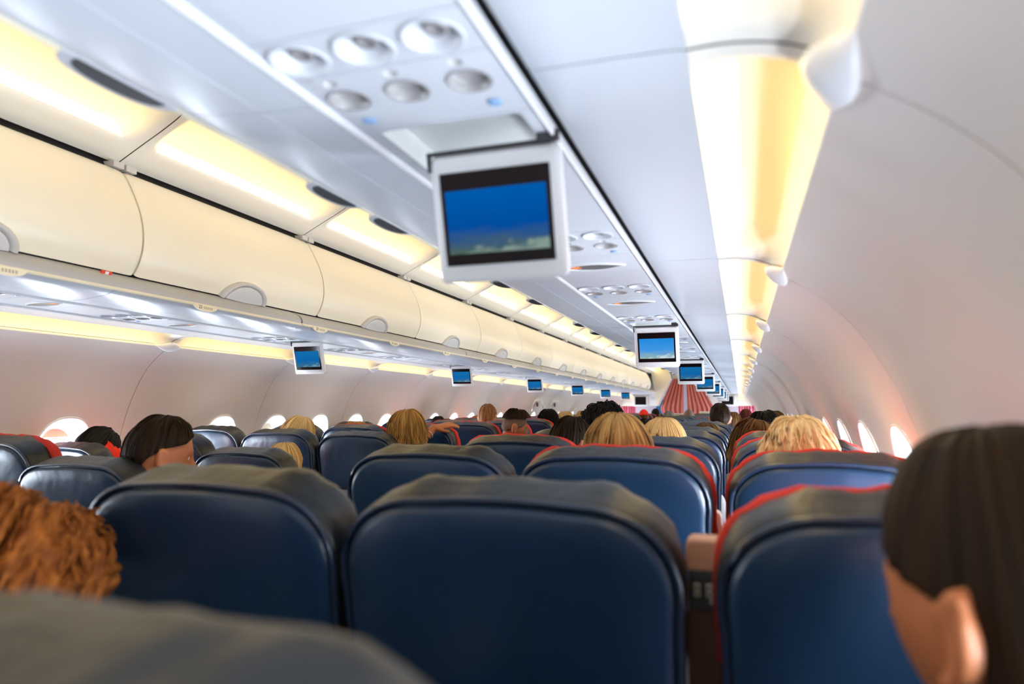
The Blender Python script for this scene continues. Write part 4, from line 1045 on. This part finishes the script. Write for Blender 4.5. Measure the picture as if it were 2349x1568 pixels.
# nearest first
person(1.550, 0.62, 1.249, 'person with short dark brown hair, head and ear close at the right edge', 'nape', H_DKB, SK, C_BLK, var=FGR, seed=2)
person(0.385, 0.68, 1.133, 'person with bushy ginger brown curls at the lower left edge', 'bigcurl', H_RED, SK2, C_GRN, var=DOWN, seed=3)
person(-0.420, 1.75, 1.232, 'boy with short brown hair looking down beside the left aisle seat', 'short', H_DKB, SK, C_GRY, var=RIGHTD, seed=1)
r_, HM_, k_ = person(-1.575, 2.50, 1.176, 'person in a bright red top bent forward by the left window', 'short', H_BLK, SK, C_RED, var=('bent', dict(pitch=math.radians(-50), hoff=(0.0, 0.10, -0.06))), seed=4)
HD_ = MB(); rings = []
for j in range(1, 20):
    th = PI*j/20; rings.append([tuple((1+0.10*math.sin(5*a+3*th)*math.sin(th)+0.07*math.sin(11*a+2*th))*v for v in (0.145*math.sin(th)*math.cos(a), 0.10*math.sin(th)*math.sin(a), 0.115*math.cos(th))) for a in np.linspace(0, 2*PI, 41)[:-1]])
HD_.loft(rings); hood_ = put('hood', mesh('hood', HD_, 'full'), C_RED, r_, Matrix.Translation((0.0, 0.40, 0.985)))
person(-1.145, 3.47, 1.212, 'blonde person, top of head above a left middle seat in front of the windows', 'long', H_BL, SK2, C_BLU, var=TILT, seed=5)
person(-0.715, 2.78, 1.092, 'small blonde child, only the crown above the left aisle seat', 'long', H_BL, SK2, C_WHT, seed=6)
r_, HM_, k_ = person(-0.388, 3.42, 1.247, 'woman with wavy blonde hair and her arm laid over the seat in front', 'wavy', H_DBL, SK, C_NVY, seed=7,
       var=('arm', dict(arm=((-0.13, 0.47, 0.93), (-0.035, 0.705, 1.125), (0.74, 0.60, 0.22), (0.1, -0.35, 1.0)), roll=math.radians(-4), voxel=0.0052)))
for k in range(2):
    b = MB(); c = np.array((-0.050-0.010*k, 0.668-0.024*k, 1.094-0.02*k)); ax = Vector((0.095, 0.235, 0.195)).normalized(); e1 = ax.orthogonal().normalized(); e2 = ax.cross(e1)
    b.tube([tuple(Vector(c)+(e1*math.cos(a)+e2*math.sin(a))*0.031) for a in np.linspace(0, 2*PI, 21)[:-1]], 0.0028, 6, True); obj('bracelet', b, M_DARK if k else M_CREAM, r_, True)
person(-0.992, 6.3, 1.303, 'ginger haired child standing tall above the left rows', 'short', H_COP, SK2, C_WHT, seed=8)
person(-0.289, 5.0, 1.252, 'man with dark undercut hair turned right, face in profile', 'top', H_DKB, SK, C_BLK, var=PROF, seed=9)
person(-0.450, 6.56, 1.250, 'person with smooth dark hair just right of the man with the undercut', 'bob', H_BLK, SK2, C_NVY, seed=10)
person(0.640, 2.97, 1.221, 'brown haired person looking right over the right aisle seat of the third row', 'short', H_DKB, SK, C_RED, var=RIGHTD, seed=11)
person(0.665, 3.62, 1.288, 'person with a large mass of black curls in the right aisle column', 'curly', H_BLK, SK3, C_BLK, seed=12)
r_, HM_, k_ = person(1.033, 1.90, 1.240, 'woman with long dark blonde hair above the second-row right middle seat', 'long', H_DBL, SK2, C_WHT, seed=13)
b = MB(); b.tube([(0.100*math.cos(a)+0.0, -0.018, 0.128*math.sin(a)) for a in np.linspace(-0.5, 1.3, 15)], 0.0022, 6); put('headband', mesh('headband', b, True), M_DARK, r_, HM_)
person(1.067, 2.76, 1.217, 'pale blonde crown above the third-row right middle seat', 'long', H_BL, SK2, C_GRY, seed=14)
person(1.184, 6.35, 1.305, 'man with close cropped brown hair and visible ears beside the right gap', 'short', H_DKB, SK2, C_BLU, seed=15)
person(1.500, 1.95, 1.232, 'person with tousled very pale blonde hair above the second-row window seat', 'messy', H_PBL, SK2, C_WHT, seed=16)
person(1.403, 3.52, 1.204, 'person with sleek chestnut hair in the right window column, fourth row', 'bob', H_BRN, SK, C_GRY, var=TILT, seed=17)
person(1.487, 4.32, 1.242, 'dark haired person behind the pale blonde head, right window column', 'messy', H_BLK, SK2, C_BLK, seed=18)
person(1.565, 4.95, 1.236, 'person with brown streaked hair nearest the right wall in the distance', 'messy', H_BRN, SK2, C_GRY, seed=19)
person(1.418, 8.9, 1.252, 'person with auburn hair far along the right window column', 'short', H_AUB, SK2, C_WHT, seed=20)
person(0.619, 10.6, 1.250, 'bald man in the distance below the salmon curtain', 'fringe', H_STB, SK3, C_BLK, seed=21)
person(-0.409, 15.2, 1.266, 'dark haired person far ahead beside the blue wall panel', 'short', H_BLK, SK2, C_BLK, seed=22)
r_, HM_, k_ = person(-0.357, 12.9, 1.236, 'person in a red cap far along the left aisle', 'short', H_BRN, SK2, C_RED, seed=23)
b = MB(); rings = []
for th in np.linspace(0.05, 1.35, 8): rings.append([(math.sin(th)*math.sin(p)*0.097, math.sin(th)*math.cos(p)*0.119-0.005, math.cos(th)*0.142) for p in np.linspace(0, 2*PI, 25)[:-1]])
b.loft(rings); b.loft([[(0.07*math.cos(a), 0.10+0.075*math.sin(a), z) for a in np.linspace(0, PI, 12)] for z in (0.030, 0.036)]); put('cap', mesh('cap', b, 'full'), M_RED_SHIRT, r_, HM_)
person(0.421, 9.6, 1.226, 'grey haired person in the distance left of the bald man', 'short', H_GRY, SK2, C_GRY, seed=24)
person(-1.54, 6.34, 1.182, 'person with flat black hair low by the left windows', 'short', H_BLK, SK, C_BLK, seed=25)
person(-1.555, 7.42, 1.175, 'light brown head low by the left windows', 'short', H_COP, SK2, C_GRY, seed=26)
person(-0.840, 8.8, 1.222, 'person with light curly hair right of the smooth dark head', 'curly', H_BL, SK2, C_GRY, seed=27)
person(-0.823, 9.7, 1.226, 'person with dull olive blonde hair left of the black curls', 'short', H_DBL, SK2, C_GRN, seed=28)
person(0.713, 5.05, 1.178, 'dark head low between the long blonde woman and the pale crown', 'bob', H_BLK, SK2, C_BLK, seed=29)
person(1.150, 4.45, 1.168, 'brown crown low over the right middle seats', 'long', H_BRN, SK2, C_GRY, seed=30)
person(1.280, 7.95, 1.222, 'brown haired person just right of the close cropped man', 'short', H_BRN, SK2, C_BLU, seed=31)
person(0.640, 6.55, 1.186, 'brown head low in the right aisle column beyond the black curls', 'short', H_BRN, SK2, C_GRY, seed=32)
person(-1.204, 4.22, 1.166, 'dark blonde crown at the left middle column', 'messy', H_DBL, SK2, C_GRY, seed=33)
# service cart and low divider far along the aisle
t = thing('service_cart', 'cream service cart standing in the far aisle', 'cart', (0.10, 15.2, 0))
m_ = MB(); m_.box(-0.11, 0.11, -0.2, 0.2, 0.06, 1.13); soft(obj('cart_body', m_, M_CREAM, t), 0.006)
m_ = MB(); m_.box(-0.115, 0.115, -0.205, 0.205, 1.13, 1.16); soft(obj('top', m_, M_WHITE, t), 0.006)
for x in (-0.08, 0.08):
    for y in (-0.16, 0.16): w = MB(); w.tube([(x-0.012, y, 0.03), (x+0.012, y, 0.03)], 0.03, 12); obj('wheel', w, M_DARK, t)
t = thing('low_divider', 'cream low divider with ribbed lines before the salmon curtain', 'divider', (0.60, 16.4, 0))
m_ = MB(); m_.box(-0.15, 0.15, 0.0, 0.04, 0.0, 1.20); obj('panel', m_, M_CREAM, t)
for z in (1.06, 1.10, 1.14): m_ = MB(); m_.box(-0.145, 0.145, -0.006, 0.0, z, z+0.012); obj('rib', m_, M_TXT2, t)
